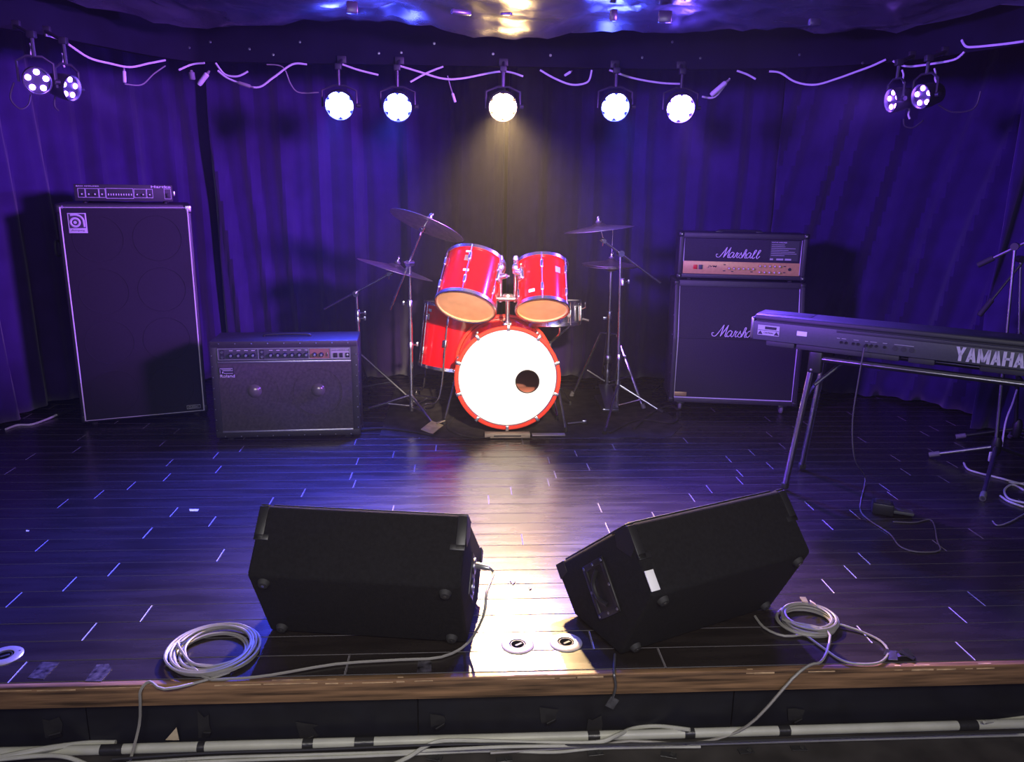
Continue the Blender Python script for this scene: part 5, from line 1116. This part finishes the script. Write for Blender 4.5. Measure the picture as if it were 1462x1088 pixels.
# ------------------------------------------------------------------ conduit and cables below the stage
PYc = 1.944; PZ = ZF+.0155
bm = B(); tube(bm, [(XL, PYc, PZ), (-.6, PYc+.002, PZ), (.6, PYc, PZ), (XR, PYc+.002, PZ)], .0140, 14); cd_ = thing('conduit_pipe', 'cream conduit pipe running along the foot of the stage', 'pipe'); obj('pipe', bm, pipe_m, cd_)
for u, wd in ((165*1.0, .06), (520, .055), (1405, .06), (290, .02), (440, .03), (850, .035), (990, .03), (1130, .035)):
    x = gp(u, 1052, PZ+.02).x; bm = B(); tube(bm, [(x-wd/2, PYc, PZ), (x+wd/2, PYc, PZ)], .0150, 14); obj('tape_band', bm, tape_m, cd_)
def fl(u, v): 
    p = gp(u, v, ZF+.006); return p
low = [('thick cream cable arching at the lower left below the conduit', [(0, 1082), (60, 1070), (120, 1062), (165, 1061)], .0085, pipe_m),
       ('cream cable bending down at the lower left corner', [(0, 1084), (60, 1079), (95, 1081), (125, 1092)], .006, pipe_m),
       ('upper white cable lying along the conduit', [(180, 1090), (300, 1082), (430, 1078), (560, 1074), (700, 1067), (800, 1065), (900, 1064), (1000, 1062), (1200, 1056), (1462, 1049)], .0048, pipe_m),
       ('lower white cable lying along the conduit', [(200, 1092), (330, 1086), (480, 1081), (600, 1076), (700, 1072), (790, 1074), (860, 1068), (1000, 1066)], .0045, pipe_m),
       ('cream cable crossing from the lower edge over the conduit', [(555, 1095), (585, 1080), (615, 1062), (650, 1057), (760, 1060), (850, 1060), (880, 1050), (905, 1040), (940, 1037), (985, 1042)], .006, pipe_m),
       ('thin black cable lying in front of the conduit', [(160, 1084), (300, 1075), (430, 1071), (600, 1064), (720, 1062), (820, 1064), (1000, 1060), (1200, 1053), (1462, 1045)], .0035, cable_k),
       ('white cable end at the right above the conduit', [(1405, 1031), (1440, 1027), (1475, 1022)], .005, pipe_m)]
for lab, pts, r, m in low:
    P_ = []
    for u, v in pts:
        q = gp(u, v, ZF+.006)
        if abs(q.y-PYc) < .03: q = gp(u, v, PZ+.028)
        if q.y > FRONT+.014: q = py(u, v, FRONT+.008)
        P_.append(q)
    cable('floor_cable', lab, P_, r, m, group='cables below the stage', n=8, seg=8)
for u, v, w2, h2, lab in ((75, 1038, .05, .06, 'black tape square on the riser at the far left'), (290, 1035, .035, .07, 'crumpled tape strip on the riser left of the left coil tail'), (438, 1045, .05, .05, 'wrinkled tape flap on the riser below the left monitor'), (625, 1030, .05, .035, 'square tape patch on the riser before the bright floor'), (783, 1022, .05, .045, 'square tape patch on the riser right of centre'), (1135, 1022, .05, .04, 'dark tape flap on the riser below the right coil'), (850, 1035, .04, .05, 'curled tape flap at the conduit right of centre')):
    p = py(u, v, FRONT+.010); bm = B(); poly(bm, [(w2*(a_+random.uniform(-.16, .16)), h2*(b_+random.uniform(-.16, .16))) for a_, b_ in ((-.5, -.5), (.0, -.55), (.5, -.45), (.45, .1), (.5, .5), (-.05, .42), (-.5, .5))], .002, M=T(p.x, FRONT+.0145, p.z) @ RX); rbox(bm, (0, 0, 0), (w2*.6, .004, h2*.4), .001, 1, M=T(p.x+.008, FRONT+.004, p.z-h2*.4) @ Euler((.5, random.uniform(-.6, .6), .3)).to_matrix().to_4x4())
    tag(obj('riser_tape', bm, tape_m, smooth=False), lab, 'tape', 'tape on the riser')
bm = B(); p = py(247, 1050, FRONT+.004); poly(bm, [(-.02, -.01), (.018, -.012), (.014, .03)], .002, M=T(p.x, FRONT+.0, p.z) @ RX); tag(obj('paper_scrap', bm, paper_m, smooth=False), 'torn grey paper scrap standing against the riser', 'paper')
for u, v, lab in ((620, 1082, 'tape outline on the lower floor left of centre'), (720, 1084, 'white scrap on the lower floor at centre'), (850, 1075, 'shiny tape scrap on the lower floor right of centre'), (955, 1078, 'shiny tape scrap on the lower floor below the right cable'), (1065, 1072, 'black tape patch on the lower floor below the cable run'), (1140, 1068, 'torn tape patch on the lower floor at the right')):
    p = gp(u, v, ZF+.002); bm = B(); rbox(bm, (0, 0, 0), (.045, .022, .002), .0005, 1, M=T(p.x, p.y, ZF+.0025) @ Euler((.0, 0, random.uniform(-.5, .5))).to_matrix().to_4x4()); rbox(bm, (0, 0, 0), (.02, .012, .002), .0005, 1, M=T(p.x+.01, p.y, ZF+.005) @ Euler((.2, .2, 1)).to_matrix().to_4x4())
    tag(obj('floor_tape', bm, tape_m, smooth=False), lab, 'tape', 'tape on the lower floor')
